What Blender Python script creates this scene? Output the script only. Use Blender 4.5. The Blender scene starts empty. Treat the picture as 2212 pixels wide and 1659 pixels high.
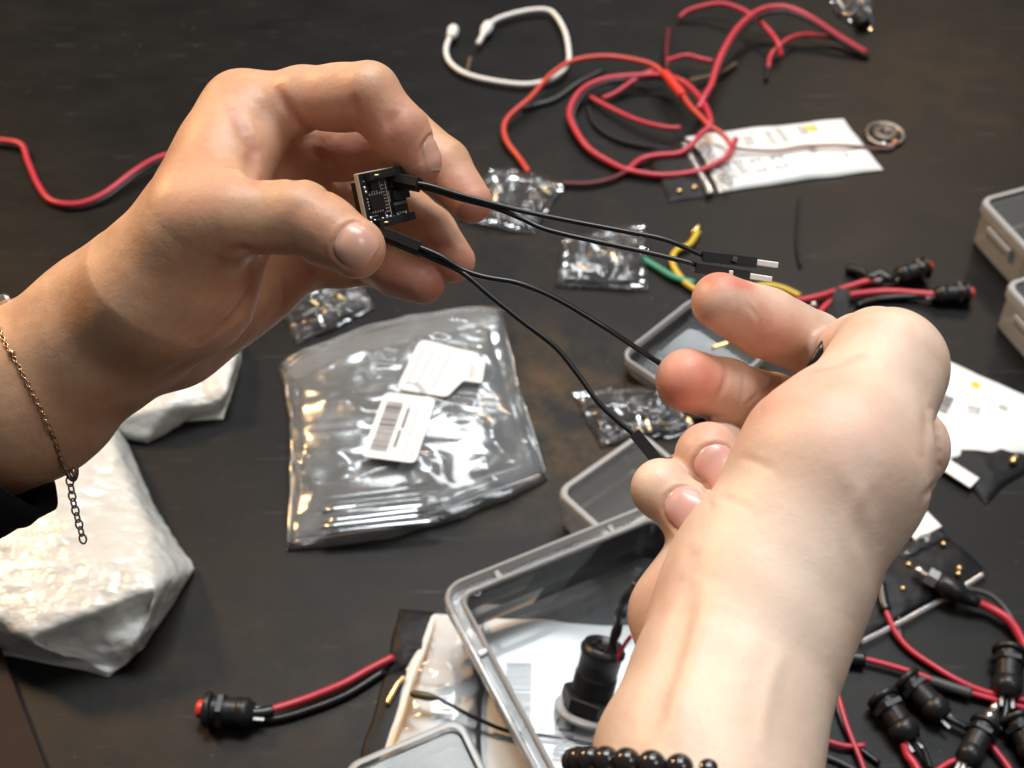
# Close-up of two hands wiring a small circuit board above a dark workbench.
# Lengths are authored in millimetres and built at real size in metres.
import bpy, bmesh, math, random
import numpy as np
from mathutils import Vector, Matrix

random.seed(7)
MM = 0.001
scene = bpy.context.scene
COL = scene.collection

# ------------------------------------------------------------------ camera
PITCH = math.radians(48.0)
DIST = 601.0                      # camera to bench along the optical axis
FPX = 2881.0                      # focal length for a picture 2212 wide
PW, PH = 2212.0, 1659.0
cam_pos = np.array([0.0, -DIST * math.cos(PITCH), DIST * math.sin(PITCH)])
AX = np.array([1.0, 0.0, 0.0])
AY = np.array([0.0, math.sin(PITCH), math.cos(PITCH)])
AZ = np.array([0.0, -math.cos(PITCH), math.sin(PITCH)])     # towards the camera
ROT = np.stack([AX, AY, AZ], axis=1)
cam_data = bpy.data.cameras.new("camera")
cam_data.sensor_fit = 'HORIZONTAL'
cam_data.sensor_width = 36.0
cam_data.lens = 36.0 * FPX / PW
cam_data.clip_start = 0.01
cam_data.clip_end = 20.0
cam_data.dof.use_dof = True
cam_data.dof.focus_distance = 0.316
cam_data.dof.aperture_fstop = 22.0
cam = bpy.data.objects.new("camera", cam_data)
COL.objects.link(cam)
cam.location = cam_pos * MM
cam.rotation_euler = (math.pi / 2 - PITCH, 0.0, 0.0)
scene.camera = cam

# ------------------------------------------------------------------ room light
world = bpy.data.worlds.new("World")
scene.world = world
world.use_nodes = True
bgn = world.node_tree.nodes["Background"]
bgn.inputs[0].default_value = (0.95, 0.98, 1.0, 1.0)
bgn.inputs[1].default_value = 0.095

def area_lamp(name, loc, target, size, power, color, size_y=None, spread=180):
    l = bpy.data.lights.new(name, 'AREA')
    l.energy = power
    l.color = color
    l.shape = 'RECTANGLE' if size_y else 'DISK'
    l.size = size
    if size_y:
        l.size_y = size_y
    l.spread = math.radians(spread)
    o = bpy.data.objects.new(name, l)
    COL.objects.link(o)
    o.location = loc
    d = Vector(target) - Vector(loc)
    o.rotation_euler = d.to_track_quat('-Z', 'Y').to_euler()
    return o

# ceiling tubes and pendants of the workshop, and one added hand light
area_lamp("ceiling_panel_lamp", (0.12, 0.50, 1.55), (0.0, 0.0, 0.1), 0.90, 28.0, (0.94, 0.98, 1.0), 0.50)
area_lamp("ceiling_tube_lamp", (0.35, 1.30, 1.30), (0.0, 0.0, 0.0), 0.9, 5.0, (0.90, 0.96, 1.0), 0.08)
area_lamp("disk_lamp", (-0.80, 0.45, 0.75), (-0.15, -0.05, 0.12), 0.16, 10.0, (1.0, 0.58, 0.25))
area_lamp("disk_lamp", (0.55, 1.15, 0.95), (0.0, 0.0, 0.0), 0.11, 3.0, (1.0, 0.60, 0.28))
area_lamp("disk_lamp", (0.62, -0.45, 1.25), (0.11, -0.20, 0.19), 0.30, 0.55, (1.0, 0.97, 0.92), spread=70)  # unseen lamp, added only to brighten the right hand

vs = scene.view_settings
vs.view_transform = 'Standard'
vs.look = 'None'
vs.exposure = 0.0
vs.gamma = 1.0
vs.use_curve_mapping = False
scene.cycles.use_denoising = True
scene.cycles.max_bounces = 7
scene.cycles.diffuse_bounces = 3
scene.cycles.glossy_bounces = 3
scene.cycles.transmission_bounces = 4
scene.cycles.transparent_max_bounces = 12
scene.cycles.use_adaptive_sampling = True
scene.cycles.adaptive_threshold = 0.02
scene.cycles.caustics_reflective = False
scene.cycles.caustics_refractive = False
scene.cycles.sample_clamp_indirect = 6.0

# ------------------------------------------------------------------ placing helpers
def cpt(x, y, Z):
    """camera-space point (mm) at picture position x,y (2212 wide) and depth Z"""
    return np.array([(x - PW / 2) / FPX * Z, (PH / 2 - y) / FPX * Z, -Z])

def c2w(P):
    P = np.asarray(P, float)
    return P @ ROT.T + cam_pos

def wpt(x, y, Z):
    return c2w(cpt(x, y, Z))

def tab(x, y, z=0.0):
    """world point (mm) at height z above the bench seen at x,y"""
    d = ROT @ np.array([(x - PW / 2) / FPX, (PH / 2 - y) / FPX, -1.0])
    t = (z - cam_pos[2]) / d[2]
    return cam_pos + d * t

# ------------------------------------------------------------------ numeric noise
def _hash(ix, iy, iz, seed):
    h = (ix * 374761393 + iy * 668265263 + iz * 2147483647 + seed * 974711) & 0xFFFFFFFF
    h = ((h ^ (h >> 13)) * 1274126177) & 0xFFFFFFFF
    h = h ^ (h >> 16)
    return (h & 0xFFFF) / 65535.0

def vnoise(P, scale, seed=0):
    """value noise in -1..1; P (n,3)"""
    Q = np.asarray(P, float) / scale
    F = np.floor(Q)
    f = Q - F
    I = F.astype(np.int64)
    f = f * f * (3 - 2 * f)
    out = np.zeros(len(Q))
    for dx in (0, 1):
        for dy in (0, 1):
            for dz in (0, 1):
                w = (f[:, 0] if dx else 1 - f[:, 0]) * (f[:, 1] if dy else 1 - f[:, 1]) * (f[:, 2] if dz else 1 - f[:, 2])
                out += w * _hash(I[:, 0] + dx, I[:, 1] + dy, I[:, 2] + dz, seed)
    return out * 2 - 1

# ------------------------------------------------------------------ object helpers
def prop(o, label=None, cat=None, group=None, kind=None):
    if label: o["label"] = label
    if cat: o["category"] = cat
    if group: o["group"] = group
    if kind: o["kind"] = kind
    return o

def mesh_obj(name, V, F, mat, parent=None, smooth=True, world_origin=None):
    """V world points in mm"""
    me = bpy.data.meshes.new(name)
    V = np.asarray(V, float)
    org = np.zeros(3)
    if parent is not None:
        org = np.array(parent.get("_org", (0, 0, 0)), float)
    elif world_origin is not None:
        org = np.asarray(world_origin, float)
    else:
        org = np.array([(V[:, 0].min() + V[:, 0].max()) / 2, (V[:, 1].min() + V[:, 1].max()) / 2, V[:, 2].min()])
    me.from_pydata(((V - org) * MM).tolist(), [], [list(map(int, f)) for f in F])
    me.update()
    if smooth:
        me.polygons.foreach_set("use_smooth", [True] * len(me.polygons))
    o = bpy.data.objects.new(name, me)
    COL.objects.link(o)
    if mat is not None:
        me.materials.append(mat)
    if parent is not None:
        o.parent = parent
    else:
        o.location = org * MM
    o["_org"] = tuple(float(c) for c in org)
    return o

def empty(name, org):
    o = bpy.data.objects.new(name, None)
    COL.objects.link(o)
    o.empty_display_size = 0.01
    o.location = np.asarray(org, float) * MM
    o["_org"] = tuple(float(c) for c in org)
    return o

class MB:
    """collects pieces of ONE part"""
    def __init__(self):
        self.V = []; self.F = []; self.n = 0
    def add(self, V, F):
        V = np.asarray(V, float)
        self.V.append(V)
        self.F += [[int(i) + self.n for i in f] for f in F]
        self.n += len(V)
        return self
    def build(self, name, mat, parent=None, smooth=True):
        return mesh_obj(name, np.concatenate(self.V), self.F, mat, parent, smooth)

def catmull(pts, n=8, closed=False):
    P = np.asarray(pts, float)
    m = len(P)
    out = []
    rng = range(m) if closed else range(m - 1)
    for i in rng:
        if closed:
            p0, p1, p2, p3 = P[(i - 1) % m], P[i], P[(i + 1) % m], P[(i + 2) % m]
        else:
            p0 = P[i - 1] if i > 0 else 2 * P[0] - P[1]
            p1, p2 = P[i], P[i + 1]
            p3 = P[i + 2] if i + 2 < m else 2 * P[-1] - P[-2]
        for k in range(n):
            t = k / n
            out.append(0.5 * ((2 * p1) + (-p0 + p2) * t + (2 * p0 - 5 * p1 + 4 * p2 - p3) * t * t + (-p0 + 3 * p1 - 3 * p2 + p3) * t ** 3))
    if not closed:
        out.append(P[-1])
    return np.array(out)

def frames(P, closed=False):
    P = np.asarray(P, float)
    T = np.gradient(P, axis=0)
    if closed:
        T = (np.roll(P, -1, 0) - np.roll(P, 1, 0))
    T /= np.linalg.norm(T, axis=1)[:, None] + 1e-9
    up = np.array([0, 0, 1.0])
    if abs(T[0] @ up) > 0.95:
        up = np.array([1.0, 0, 0])
    N = np.zeros_like(P)
    n = up - T[0] * (T[0] @ up)
    n /= np.linalg.norm(n)
    N[0] = n
    for i in range(1, len(P)):
        n = N[i - 1] - T[i] * (T[i] @ N[i - 1])
        l = np.linalg.norm(n)
        n = n / l if l > 1e-6 else N[i - 1]
        N[i] = n
    B = np.cross(T, N)
    return T, N, B

def tube(P, r, seg=10, closed=False, cap=True, flat=1.0):
    """tube along world points; r scalar or array; flat squashes along the frame normal"""
    P = np.asarray(P, float)
    m = len(P)
    R = np.full(m, r, float) if np.isscalar(r) else np.asarray(r, float)
    T, N, B = frames(P, closed)
    a = np.linspace(0, 2 * np.pi, seg, endpoint=False)
    V = (P[:, None, :] + R[:, None, None] * (np.cos(a)[None, :, None] * N[:, None, :] * flat + np.sin(a)[None, :, None] * B[:, None, :])).reshape(-1, 3)
    F = []
    for i in range(m if closed else m - 1):
        j = (i + 1) % m
        for k in range(seg):
            k2 = (k + 1) % seg
            F.append((i * seg + k, i * seg + k2, j * seg + k2, j * seg + k))
    F = [f[::-1] for f in F]
    if cap and not closed:
        F.append(tuple(range(seg)))
        F.append(tuple((m - 1) * seg + k for k in range(seg))[::-1])
    return V, F

def lathe(prof, a, axis, seg=28, cap=True):
    """prof: list of (distance along axis, radius) from point a"""
    axis = np.asarray(axis, float); axis /= np.linalg.norm(axis)
    h = np.array([0, 0, 1.0]) if abs(axis[2]) < 0.9 else np.array([1.0, 0, 0])
    u = np.cross(axis, h); u /= np.linalg.norm(u)
    v = np.cross(axis, u)
    ang = np.linspace(0, 2 * np.pi, seg, endpoint=False)
    V = []
    for (t, r) in prof:
        for c in ang:
            V.append(np.asarray(a) + axis * t + r * (math.cos(c) * u + math.sin(c) * v))
    F = []
    for i in range(len(prof) - 1):
        for k in range(seg):
            k2 = (k + 1) % seg
            F.append((i * seg + k, i * seg + k2, (i + 1) * seg + k2, (i + 1) * seg + k))
    if cap:
        F.append(tuple(range(seg))[::-1])
        F.append(tuple((len(prof) - 1) * seg + k for k in range(seg)))
    return np.array(V), F

def box(c, ux, uy, uz, sx, sy, sz, bev=0.0):
    """oriented box, full sizes; bev chamfers the edges"""
    c = np.asarray(c, float)
    bm = bmesh.new()
    bmesh.ops.create_cube(bm, size=1.0)
    for v in bm.verts:
        v.co = Vector((v.co.x * sx, v.co.y * sy, v.co.z * sz))
    if bev > 0:
        bmesh.ops.bevel(bm, geom=list(bm.edges), offset=bev, segments=2, affect='EDGES', profile=0.6)
    bm.verts.index_update()
    V = np.array([v.co[:] for v in bm.verts])
    F = [[v.index for v in f.verts] for f in bm.faces]
    bm.free()
    M = np.stack([ux, uy, uz], 0)
    return V @ M + c, F

def norm(v):
    v = np.asarray(v, float)
    return v / (np.linalg.norm(v) + 1e-12)

# ------------------------------------------------------------------ materials
def new_mat(name):
    m = bpy.data.materials.new(name)
    m.use_nodes = True
    nt = m.node_tree
    return m, nt, nt.nodes["Principled BSDF"]

def plain(name, col, rough=0.5, metal=0.0, spec=0.5, bump=0.0, bscale=400.0, var=0.0, coat=0.0, emis=None):
    m, nt, b = new_mat(name)
    b.inputs["Base Color"].default_value = (*col, 1)
    b.inputs["Roughness"].default_value = rough
    b.inputs["Metallic"].default_value = metal
    b.inputs["Specular IOR Level"].default_value = spec
    b.inputs["Coat Weight"].default_value = coat
    if var or bump:
        tc = nt.nodes.new("ShaderNodeTexCoord")
        nz = nt.nodes.new("ShaderNodeTexNoise")
        nz.inputs["Scale"].default_value = bscale
        nz.inputs["Detail"].default_value = 5
        nt.links.new(tc.outputs["Object"], nz.inputs["Vector"])
        if var:
            mx = nt.nodes.new("ShaderNodeMix"); mx.data_type = 'RGBA'
            mx.inputs["A"].default_value = (*[c * (1 - var) for c in col], 1)
            mx.inputs["B"].default_value = (*[min(1, c * (1 + var)) for c in col], 1)
            nt.links.new(nz.outputs["Fac"], mx.inputs["Factor"])
            nt.links.new(mx.outputs["Result"], b.inputs["Base Color"])
        if bump:
            bp = nt.nodes.new("ShaderNodeBump")
            bp.inputs["Strength"].default_value = bump
            bp.inputs["Distance"].default_value = 0.0004
            nt.links.new(nz.outputs["Fac"], bp.inputs["Height"])
            nt.links.new(bp.outputs["Normal"], b.inputs["Normal"])
    return m

def film(name, tint=(1, 1, 1), haze=0.12, rough=0.06, hazecol=(0.8, 0.82, 0.84), gloss=1.0, bump=0.0, bscale=250.0):
    """thin clear plastic: see-through, hazy, with sharp surface reflections"""
    m = bpy.data.materials.new(name); m.use_nodes = True
    nt = m.node_tree; nt.nodes.clear()
    out = nt.nodes.new("ShaderNodeOutputMaterial")
    tr = nt.nodes.new("ShaderNodeBsdfTransparent"); tr.inputs[0].default_value = (*tint, 1)
    df = nt.nodes.new("ShaderNodeBsdfDiffuse"); df.inputs[0].default_value = (*hazecol, 1)
    tl = nt.nodes.new("ShaderNodeBsdfTranslucent"); tl.inputs[0].default_value = (*hazecol, 1)
    hz = nt.nodes.new("ShaderNodeMixShader"); hz.inputs[0].default_value = 0.4
    nt.links.new(df.outputs[0], hz.inputs[1]); nt.links.new(tl.outputs[0], hz.inputs[2])
    m1 = nt.nodes.new("ShaderNodeMixShader"); m1.inputs[0].default_value = haze
    nt.links.new(tr.outputs[0], m1.inputs[1]); nt.links.new(hz.outputs[0], m1.inputs[2])
    gl = nt.nodes.new("ShaderNodeBsdfGlossy"); gl.inputs["Roughness"].default_value = rough
    gl.inputs["Color"].default_value = (gloss, gloss, gloss, 1)
    fr = nt.nodes.new("ShaderNodeFresnel"); fr.inputs[0].default_value = 1.55
    m2 = nt.nodes.new("ShaderNodeMixShader")
    nt.links.new(fr.outputs[0], m2.inputs[0])
    nt.links.new(m1.outputs[0], m2.inputs[1]); nt.links.new(gl.outputs[0], m2.inputs[2])
    if bump:
        tc = nt.nodes.new("ShaderNodeTexCoord")
        nz = nt.nodes.new("ShaderNodeTexNoise"); nz.inputs["Scale"].default_value = bscale; nz.inputs["Detail"].default_value = 3
        nt.links.new(tc.outputs["Object"], nz.inputs["Vector"])
        bp = nt.nodes.new("ShaderNodeBump"); bp.inputs["Strength"].default_value = bump; bp.inputs["Distance"].default_value = 0.001
        nt.links.new(nz.outputs["Fac"], bp.inputs["Height"])
        nt.links.new(bp.outputs["Normal"], gl.inputs["Normal"]); nt.links.new(bp.outputs["Normal"], fr.inputs["Normal"])
    nt.links.new(m2.outputs[0], out.inputs[0])
    return m

# ------------------------------------------------------------------ the bench
def bench_material():
    m, nt, b = new_mat("dark_bench_top")
    tc = nt.nodes.new("ShaderNodeTexCoord")
    mp = nt.nodes.new("ShaderNodeMapping"); mp.inputs["Rotation"].default_value = (0, 0, math.radians(-14)); mp.inputs["Scale"].default_value = (7.0, 12.0, 1)
    nt.links.new(tc.outputs["Object"], mp.inputs["Vector"])
    grain = nt.nodes.new("ShaderNodeTexNoise"); grain.inputs["Scale"].default_value = 3.0; grain.inputs["Detail"].default_value = 9; grain.inputs["Roughness"].default_value = 0.62
    nt.links.new(mp.outputs[0], grain.inputs["Vector"])
    blot = nt.nodes.new("ShaderNodeTexNoise"); blot.inputs["Scale"].default_value = 7.0; blot.inputs["Detail"].default_value = 4
    nt.links.new(tc.outputs["Object"], blot.inputs["Vector"])
    r1 = nt.nodes.new("ShaderNodeValToRGB")
    r1.color_ramp.elements[0].position = 0.30; r1.color_ramp.elements[0].color = (0.0040, 0.0040, 0.0039, 1)
    r1.color_ramp.elements[1].position = 0.78; r1.color_ramp.elements[1].color = (0.0080, 0.0078, 0.0074, 1)
    nt.links.new(grain.outputs["Fac"], r1.inputs[0])
    mx = nt.nodes.new("ShaderNodeMix"); mx.data_type = 'RGBA'; mx.blend_type = 'MULTIPLY'
    r2 = nt.nodes.new("ShaderNodeValToRGB")
    r2.color_ramp.elements[0].position = 0.35; r2.color_ramp.elements[0].color = (1.04, 0.97, 0.90, 1)
    r2.color_ramp.elements[1].position = 0.62; r2.color_ramp.elements[1].color = (0.9, 1.0, 0.98, 1)
    nt.links.new(blot.outputs["Fac"], r2.inputs[0])
    mx.inputs["Factor"].default_value = 0.85
    nt.links.new(r1.outputs[0], mx.inputs["A"]); nt.links.new(r2.outputs[0], mx.inputs["B"])
    # pale scuffs: thin stretched streaks, three directions
    add = mx.outputs["Result"]
    for i, (ang, sc, thr, amt) in enumerate([(18, (7, 90, 1), 0.66, 0.05), (-40, (9, 110, 1), 0.68, 0.04), (76, (8, 100, 1), 0.70, 0.035)]):
        mp2 = nt.nodes.new("ShaderNodeMapping"); mp2.inputs["Rotation"].default_value = (0, 0, math.radians(ang)); mp2.inputs["Scale"].default_value = sc
        mp2.inputs["Location"].default_value = (i * 3.7, i * 1.3, 0)
        nt.links.new(tc.outputs["Object"], mp2.inputs["Vector"])
        s = nt.nodes.new("ShaderNodeTexNoise"); s.inputs["Scale"].default_value = 4.0; s.inputs["Detail"].default_value = 3; s.inputs["Roughness"].default_value = 0.5
        nt.links.new(mp2.outputs[0], s.inputs["Vector"])
        rr = nt.nodes.new("ShaderNodeMapRange"); rr.inputs["From Min"].default_value = thr; rr.inputs["From Max"].default_value = thr + 0.08
        nt.links.new(s.outputs["Fac"], rr.inputs["Value"])
        mm_ = nt.nodes.new("ShaderNodeMath"); mm_.operation = 'MULTIPLY'; mm_.inputs[1].default_value = amt * 7
        nt.links.new(rr.outputs[0], mm_.inputs[0])
        mx2 = nt.nodes.new("ShaderNodeMix"); mx2.data_type = 'RGBA'
        mx2.inputs["B"].default_value = (0.07, 0.07, 0.067, 1)
        nt.links.new(mm_.outputs[0], mx2.inputs["Factor"]); nt.links.new(add, mx2.inputs["A"])
        add = mx2.outputs["Result"]
    # warm reflections painted into the bench colour as brown patches
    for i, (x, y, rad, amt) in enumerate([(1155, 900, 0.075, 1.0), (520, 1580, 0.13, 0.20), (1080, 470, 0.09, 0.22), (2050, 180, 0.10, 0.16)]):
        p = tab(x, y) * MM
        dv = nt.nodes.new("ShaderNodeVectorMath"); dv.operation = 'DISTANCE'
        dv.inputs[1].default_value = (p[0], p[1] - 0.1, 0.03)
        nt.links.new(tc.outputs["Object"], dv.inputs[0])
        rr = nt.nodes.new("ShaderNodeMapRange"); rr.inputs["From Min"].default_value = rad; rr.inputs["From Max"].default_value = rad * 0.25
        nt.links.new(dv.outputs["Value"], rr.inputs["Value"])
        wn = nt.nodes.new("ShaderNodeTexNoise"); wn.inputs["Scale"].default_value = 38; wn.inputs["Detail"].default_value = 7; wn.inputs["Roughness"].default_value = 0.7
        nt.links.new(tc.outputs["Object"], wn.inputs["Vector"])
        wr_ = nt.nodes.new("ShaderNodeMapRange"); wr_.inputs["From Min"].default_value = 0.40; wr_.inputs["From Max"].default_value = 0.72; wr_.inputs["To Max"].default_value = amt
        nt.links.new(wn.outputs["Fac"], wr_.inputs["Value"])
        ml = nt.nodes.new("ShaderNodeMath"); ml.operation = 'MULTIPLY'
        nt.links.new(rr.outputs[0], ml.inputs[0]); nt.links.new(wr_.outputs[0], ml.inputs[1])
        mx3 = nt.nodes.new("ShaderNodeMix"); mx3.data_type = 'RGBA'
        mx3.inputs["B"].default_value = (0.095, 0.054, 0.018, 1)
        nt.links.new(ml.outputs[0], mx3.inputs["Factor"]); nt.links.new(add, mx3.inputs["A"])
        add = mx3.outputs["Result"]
    # dust and crumbs
    vd = nt.nodes.new("ShaderNodeTexVoronoi"); vd.inputs["Scale"].default_value = 130; vd.inputs["Randomness"].default_value = 1.0
    nt.links.new(tc.outputs["Object"], vd.inputs["Vector"])
    dr = nt.nodes.new("ShaderNodeMapRange"); dr.inputs["From Min"].default_value = 0.075; dr.inputs["From Max"].default_value = 0.03
    nt.links.new(vd.outputs["Distance"], dr.inputs["Value"])
    dn_ = nt.nodes.new("ShaderNodeTexNoise"); dn_.inputs["Scale"].default_value = 22
    nt.links.new(tc.outputs["Object"], dn_.inputs["Vector"])
    dm = nt.nodes.new("ShaderNodeMapRange"); dm.inputs["From Min"].default_value = 0.50; dm.inputs["From Max"].default_value = 0.66; dm.inputs["To Max"].default_value = 0.7
    nt.links.new(dn_.outputs["Fac"], dm.inputs["Value"])
    dml = nt.nodes.new("ShaderNodeMath"); dml.operation = 'MULTIPLY'
    nt.links.new(dr.outputs[0], dml.inputs[0]); nt.links.new(dm.outputs[0], dml.inputs[1])
    mx4 = nt.nodes.new("ShaderNodeMix"); mx4.data_type = 'RGBA'; mx4.inputs["B"].default_value = (0.16, 0.15, 0.14, 1)
    nt.links.new(dml.outputs[0], mx4.inputs["Factor"]); nt.links.new(add, mx4.inputs["A"])
    add = mx4.outputs["Result"]
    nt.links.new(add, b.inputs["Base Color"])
    rg = nt.nodes.new("ShaderNodeMapRange"); rg.inputs["To Min"].default_value = 0.34; rg.inputs["To Max"].default_value = 0.56
    nt.links.new(grain.outputs["Fac"], rg.inputs["Value"])
    nt.links.new(rg.outputs[0], b.inputs["Roughness"])
    b.inputs["Specular IOR Level"].default_value = 0.18
    bp = nt.nodes.new("ShaderNodeBump"); bp.inputs["Strength"].default_value = 0.25; bp.inputs["Distance"].default_value = 0.0006
    nt.links.new(grain.outputs["Fac"], bp.inputs["Height"]); nt.links.new(bp.outputs["Normal"], b.inputs["Normal"])
    return m

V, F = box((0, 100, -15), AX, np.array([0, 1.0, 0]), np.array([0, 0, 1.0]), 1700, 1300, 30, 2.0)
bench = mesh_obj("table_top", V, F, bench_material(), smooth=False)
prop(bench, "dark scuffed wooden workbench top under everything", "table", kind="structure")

# ------------------------------------------------------------------ organic surfaces (hands)
def rcone(P, a, b, r1, r2):
    ba = b - a
    pa = P - a
    t = np.clip(pa @ (ba / (ba @ ba)), 0.0, 1.0)
    q = pa - t[:, None] * ba
    return np.sqrt(q[:, 0] ** 2 + q[:, 1] ** 2 + q[:, 2] ** 2) - (r1 + (r2 - r1) * t)

def ellip(P, c, R, rad):
    """R rows: axes; rad three radii"""
    q = (P - c) @ R.T / rad
    k0 = np.linalg.norm(q, axis=1)
    k1 = np.linalg.norm(q / rad, axis=1)
    return k0 * (k0 - 1.0) / np.maximum(k1, 1e-6)

def smin(a, b, k):
    h = np.maximum(k - np.abs(a - b), 0.0) / k
    return np.minimum(a, b) - h * h * k * 0.25

class Hand:
    def __init__(self):
        self.body = []          # (fn, k) blended in order
        self.fingers = []       # list of (list of (fn,k), k to body)
        self.cuts = []          # creases (pts, width, depth)
        self.bumps = []
        self.noise_amp = 0.22
    def J(self, x, y, Z):
        return cpt(x, y, Z)
    @staticmethod
    def chain(js, k):
        """js list of (x,y,Z,r)"""
        out = []
        for i in range(len(js) - 1):
            a, b = cpt(*js[i][:3]), cpt(*js[i + 1][:3])
            r1, r2 = js[i][3], js[i + 1][3]
            out.append(((lambda P, a=a, b=b, r1=r1, r2=r2: rcone(P, a, b, r1, r2)), k, (a + b) / 2, np.linalg.norm(a - b) / 2 + max(r1, r2)))
        return out
    @staticmethod
    def ball(x, y, Z, r, k, flat=None):
        c = cpt(x, y, Z)
        if flat is None:
            return ((lambda P: np.linalg.norm(P - c, axis=1) - r), k, c, r)
        R, rad = flat
        return ((lambda P: ellip(P, c, R, np.asarray(rad, float))), k, c, max(rad))
    @staticmethod
    def _group(P, prims):
        d = None
        for (fn, k, c, R) in prims:
            di = fn(P)
            d = di if d is None else smin(d, di, k)
        return d
    def base(self, P):
        db = self._group(P, self.body)
        if db is None:
            db = np.full(len(P), 60.0)
        d = db
        ff = None
        for prims, k in self.fingers:
            df = self._group(P, prims)
            if df is not None:
                d = np.minimum(d, smin(db, df, k))
                ff = df if ff is None else smin(ff, df, 1.8)
        return d if ff is None else np.minimum(d, ff)
    def local(self, c, rad):
        """the same hand with only what matters within rad of c"""
        q = c[None, :]
        vals = [[p[0](q)[0] for p in self.body]] + [[p[0](q)[0] for p in prims] for prims, k in self.fingers]
        best = min(min(v) for v in vals)
        lim = max(best, 0) + 2 * rad + 10.5
        L = Hand()
        L.noise_amp = self.noise_amp
        L.body = [p for p, v in zip(self.body, vals[0]) if v < lim]
        L.fingers = [([p for p, v in zip(prims, vv) if v < lim], k) for (prims, k), vv in zip(self.fingers, vals[1:])]
        L.fingers = [f for f in L.fingers if f[0]]
        L.cuts = [cc for cc in self.cuts if np.all(c + rad + 3 * cc[1] > cc[0].min(0)) and np.all(c - rad - 3 * cc[1] < cc[0].max(0))]
        return L
    @staticmethod
    def chunks(P, size=11.0):
        key = np.floor((P - P.min(0)) / size).astype(np.int64)
        key = key[:, 0] * 1000003 + key[:, 1] * 1009 + key[:, 2]
        order = np.argsort(key, kind='stable')
        cut = np.nonzero(np.diff(key[order]))[0] + 1
        return np.split(order, cut)
    def base_chunked(self, P, size=17.0):
        out = np.empty(len(P))
        for ix in self.chunks(P, size):
            Q = P[ix]
            lo, hi = Q.min(0), Q.max(0)
            c = (lo + hi) / 2
            out[ix] = self.local(c, np.linalg.norm(hi - c) + 1).base(Q)
        return out
    def __call__(self, P):
        d = self.base(P)
        if self.noise_amp:
            x, y, z = P[:, 0], P[:, 1], P[:, 2]
            d = d + self.noise_amp * np.sin(0.21 * x + 0.13 * y + 1.7 * np.sin(0.11 * z)) * np.sin(0.17 * y - 0.19 * z + 1.5 * np.sin(0.13 * x))
        if self.cuts:
            gro = np.zeros(len(P))
            for pts, w, dep in self.cuts:
                lo, hi = pts.min(0) - 3 * w, pts.max(0) + 3 * w
                m = np.all((P > lo) & (P < hi), axis=1)
                if not m.any():
                    continue
                Q = P[m]
                dist = np.full(len(Q), 1e9)
                for i in range(len(pts) - 1):
                    a, b = pts[i], pts[i + 1]
                    ab = b - a
                    t = np.clip(((Q - a) @ ab) / (ab @ ab + 1e-9), 0, 1)
                    dist = np.minimum(dist, np.linalg.norm(Q - a - t[:, None] * ab, axis=1))
                ends = np.minimum(np.linalg.norm(Q - pts[0], axis=1), np.linalg.norm(Q - pts[-1], axis=1))
                fade = np.clip(ends / (2.5 * w + 2.0), 0.0, 1)
                gw = dep * fade * np.exp(-(dist / w) ** 2)
                gro[m] = np.maximum(gro[m], gw) if dep > 0 else gro[m] + gw
            d = d + gro
        return d
    def march(self, pts, base=True):
        """hit points on the surface for picture positions"""
        D = np.array([norm(cpt(x, y, 1.0)) for x, y in pts])
        t = np.full(len(D), 180.0)
        f = self.base if base else self
        for _ in range(80):
            t = t + np.clip(f(D * t[:, None]), -3, 12) * 0.8
        return D * t[:, None]
    def creases(self, lst):
        """lst of (picture points, width, depth): all found on the surface in one go"""
        H = self.march([p for pts, w, d in lst for p in pts])
        B = np.abs(self.base(H)) < 1.0
        i = 0
        for pts, w, dep in lst:
            P, ok = H[i:i + len(pts)], B[i:i + len(pts)]
            i += len(pts)
            P = P[ok]
            if len(P) > 1:
                self.cuts.append((catmull(P, 3) if len(P) > 2 else P, w, min(dep, 0.72 * w)))
    def grad(self, P, e=0.06, d0=None):
        if d0 is None:
            d0 = self(P)
        g = np.empty_like(P)
        for i in range(3):
            Q = P.copy(); Q[:, i] += e
            g[:, i] = (self(Q) - d0) / e
        return g
    def project(self, P, it=2, clampd=2.0):
        out = P.copy()
        for ix in self.chunks(P):
            Q = P[ix]
            lo, hi = Q.min(0), Q.max(0)
            c = (lo + hi) / 2
            L = self.local(c, np.linalg.norm(hi - c) + 1.5)
            for _ in range(it):
                d = L(Q)
                g = L.grad(Q, 0.06, d)
                n2 = np.einsum('ij,ij->i', g, g)
                Q = Q - g * (np.clip(d, -clampd, clampd) / np.maximum(n2, 0.3))[:, None]
            mv = Q - P[ix]
            ln = np.linalg.norm(mv, axis=1)[:, None]
            out[ix] = P[ix] + mv * np.minimum(1.0, 1.6 / np.maximum(ln, 1e-6))
        return out
    def mesh(self, h=1.25, sub=1):
        lo = np.full(3, 1e9); hi = -lo
        allp = list(self.body)
        for prims, k in self.fingers:
            allp += prims
        for fn, k, c, R in allp:
            lo = np.minimum(lo, c - R); hi = np.maximum(hi, c + R)
        lo -= 3 * h; hi += 3 * h
        n = np.ceil((hi - lo) / h).astype(int) + 1
        gx = [lo[i] + h * np.arange(n[i]) for i in range(3)]
        # coarse pass
        P = np.stack(np.meshgrid(*gx, indexing='ij'), -1).reshape(-1, 3)
        st = 4
        cs = [g[::st] for g in gx]
        PC = np.stack(np.meshgrid(*cs, indexing='ij'), -1).reshape(-1, 3)
        dc = self.base_chunked(PC, 40.0).reshape([len(c) for c in cs])
        big = np.repeat(np.repeat(np.repeat(dc, st, 0), st, 1), st, 2)[:n[0], :n[1], :n[2]].reshape(-1)
        near = np.abs(big) < h * st * 2.2
        val = big.copy()
        val[near] = self.base_chunked(P[near])
        val = val.reshape(n)
        V, F = surface_nets(val, lo, h)
        V = self.project(V, 2)
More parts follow.
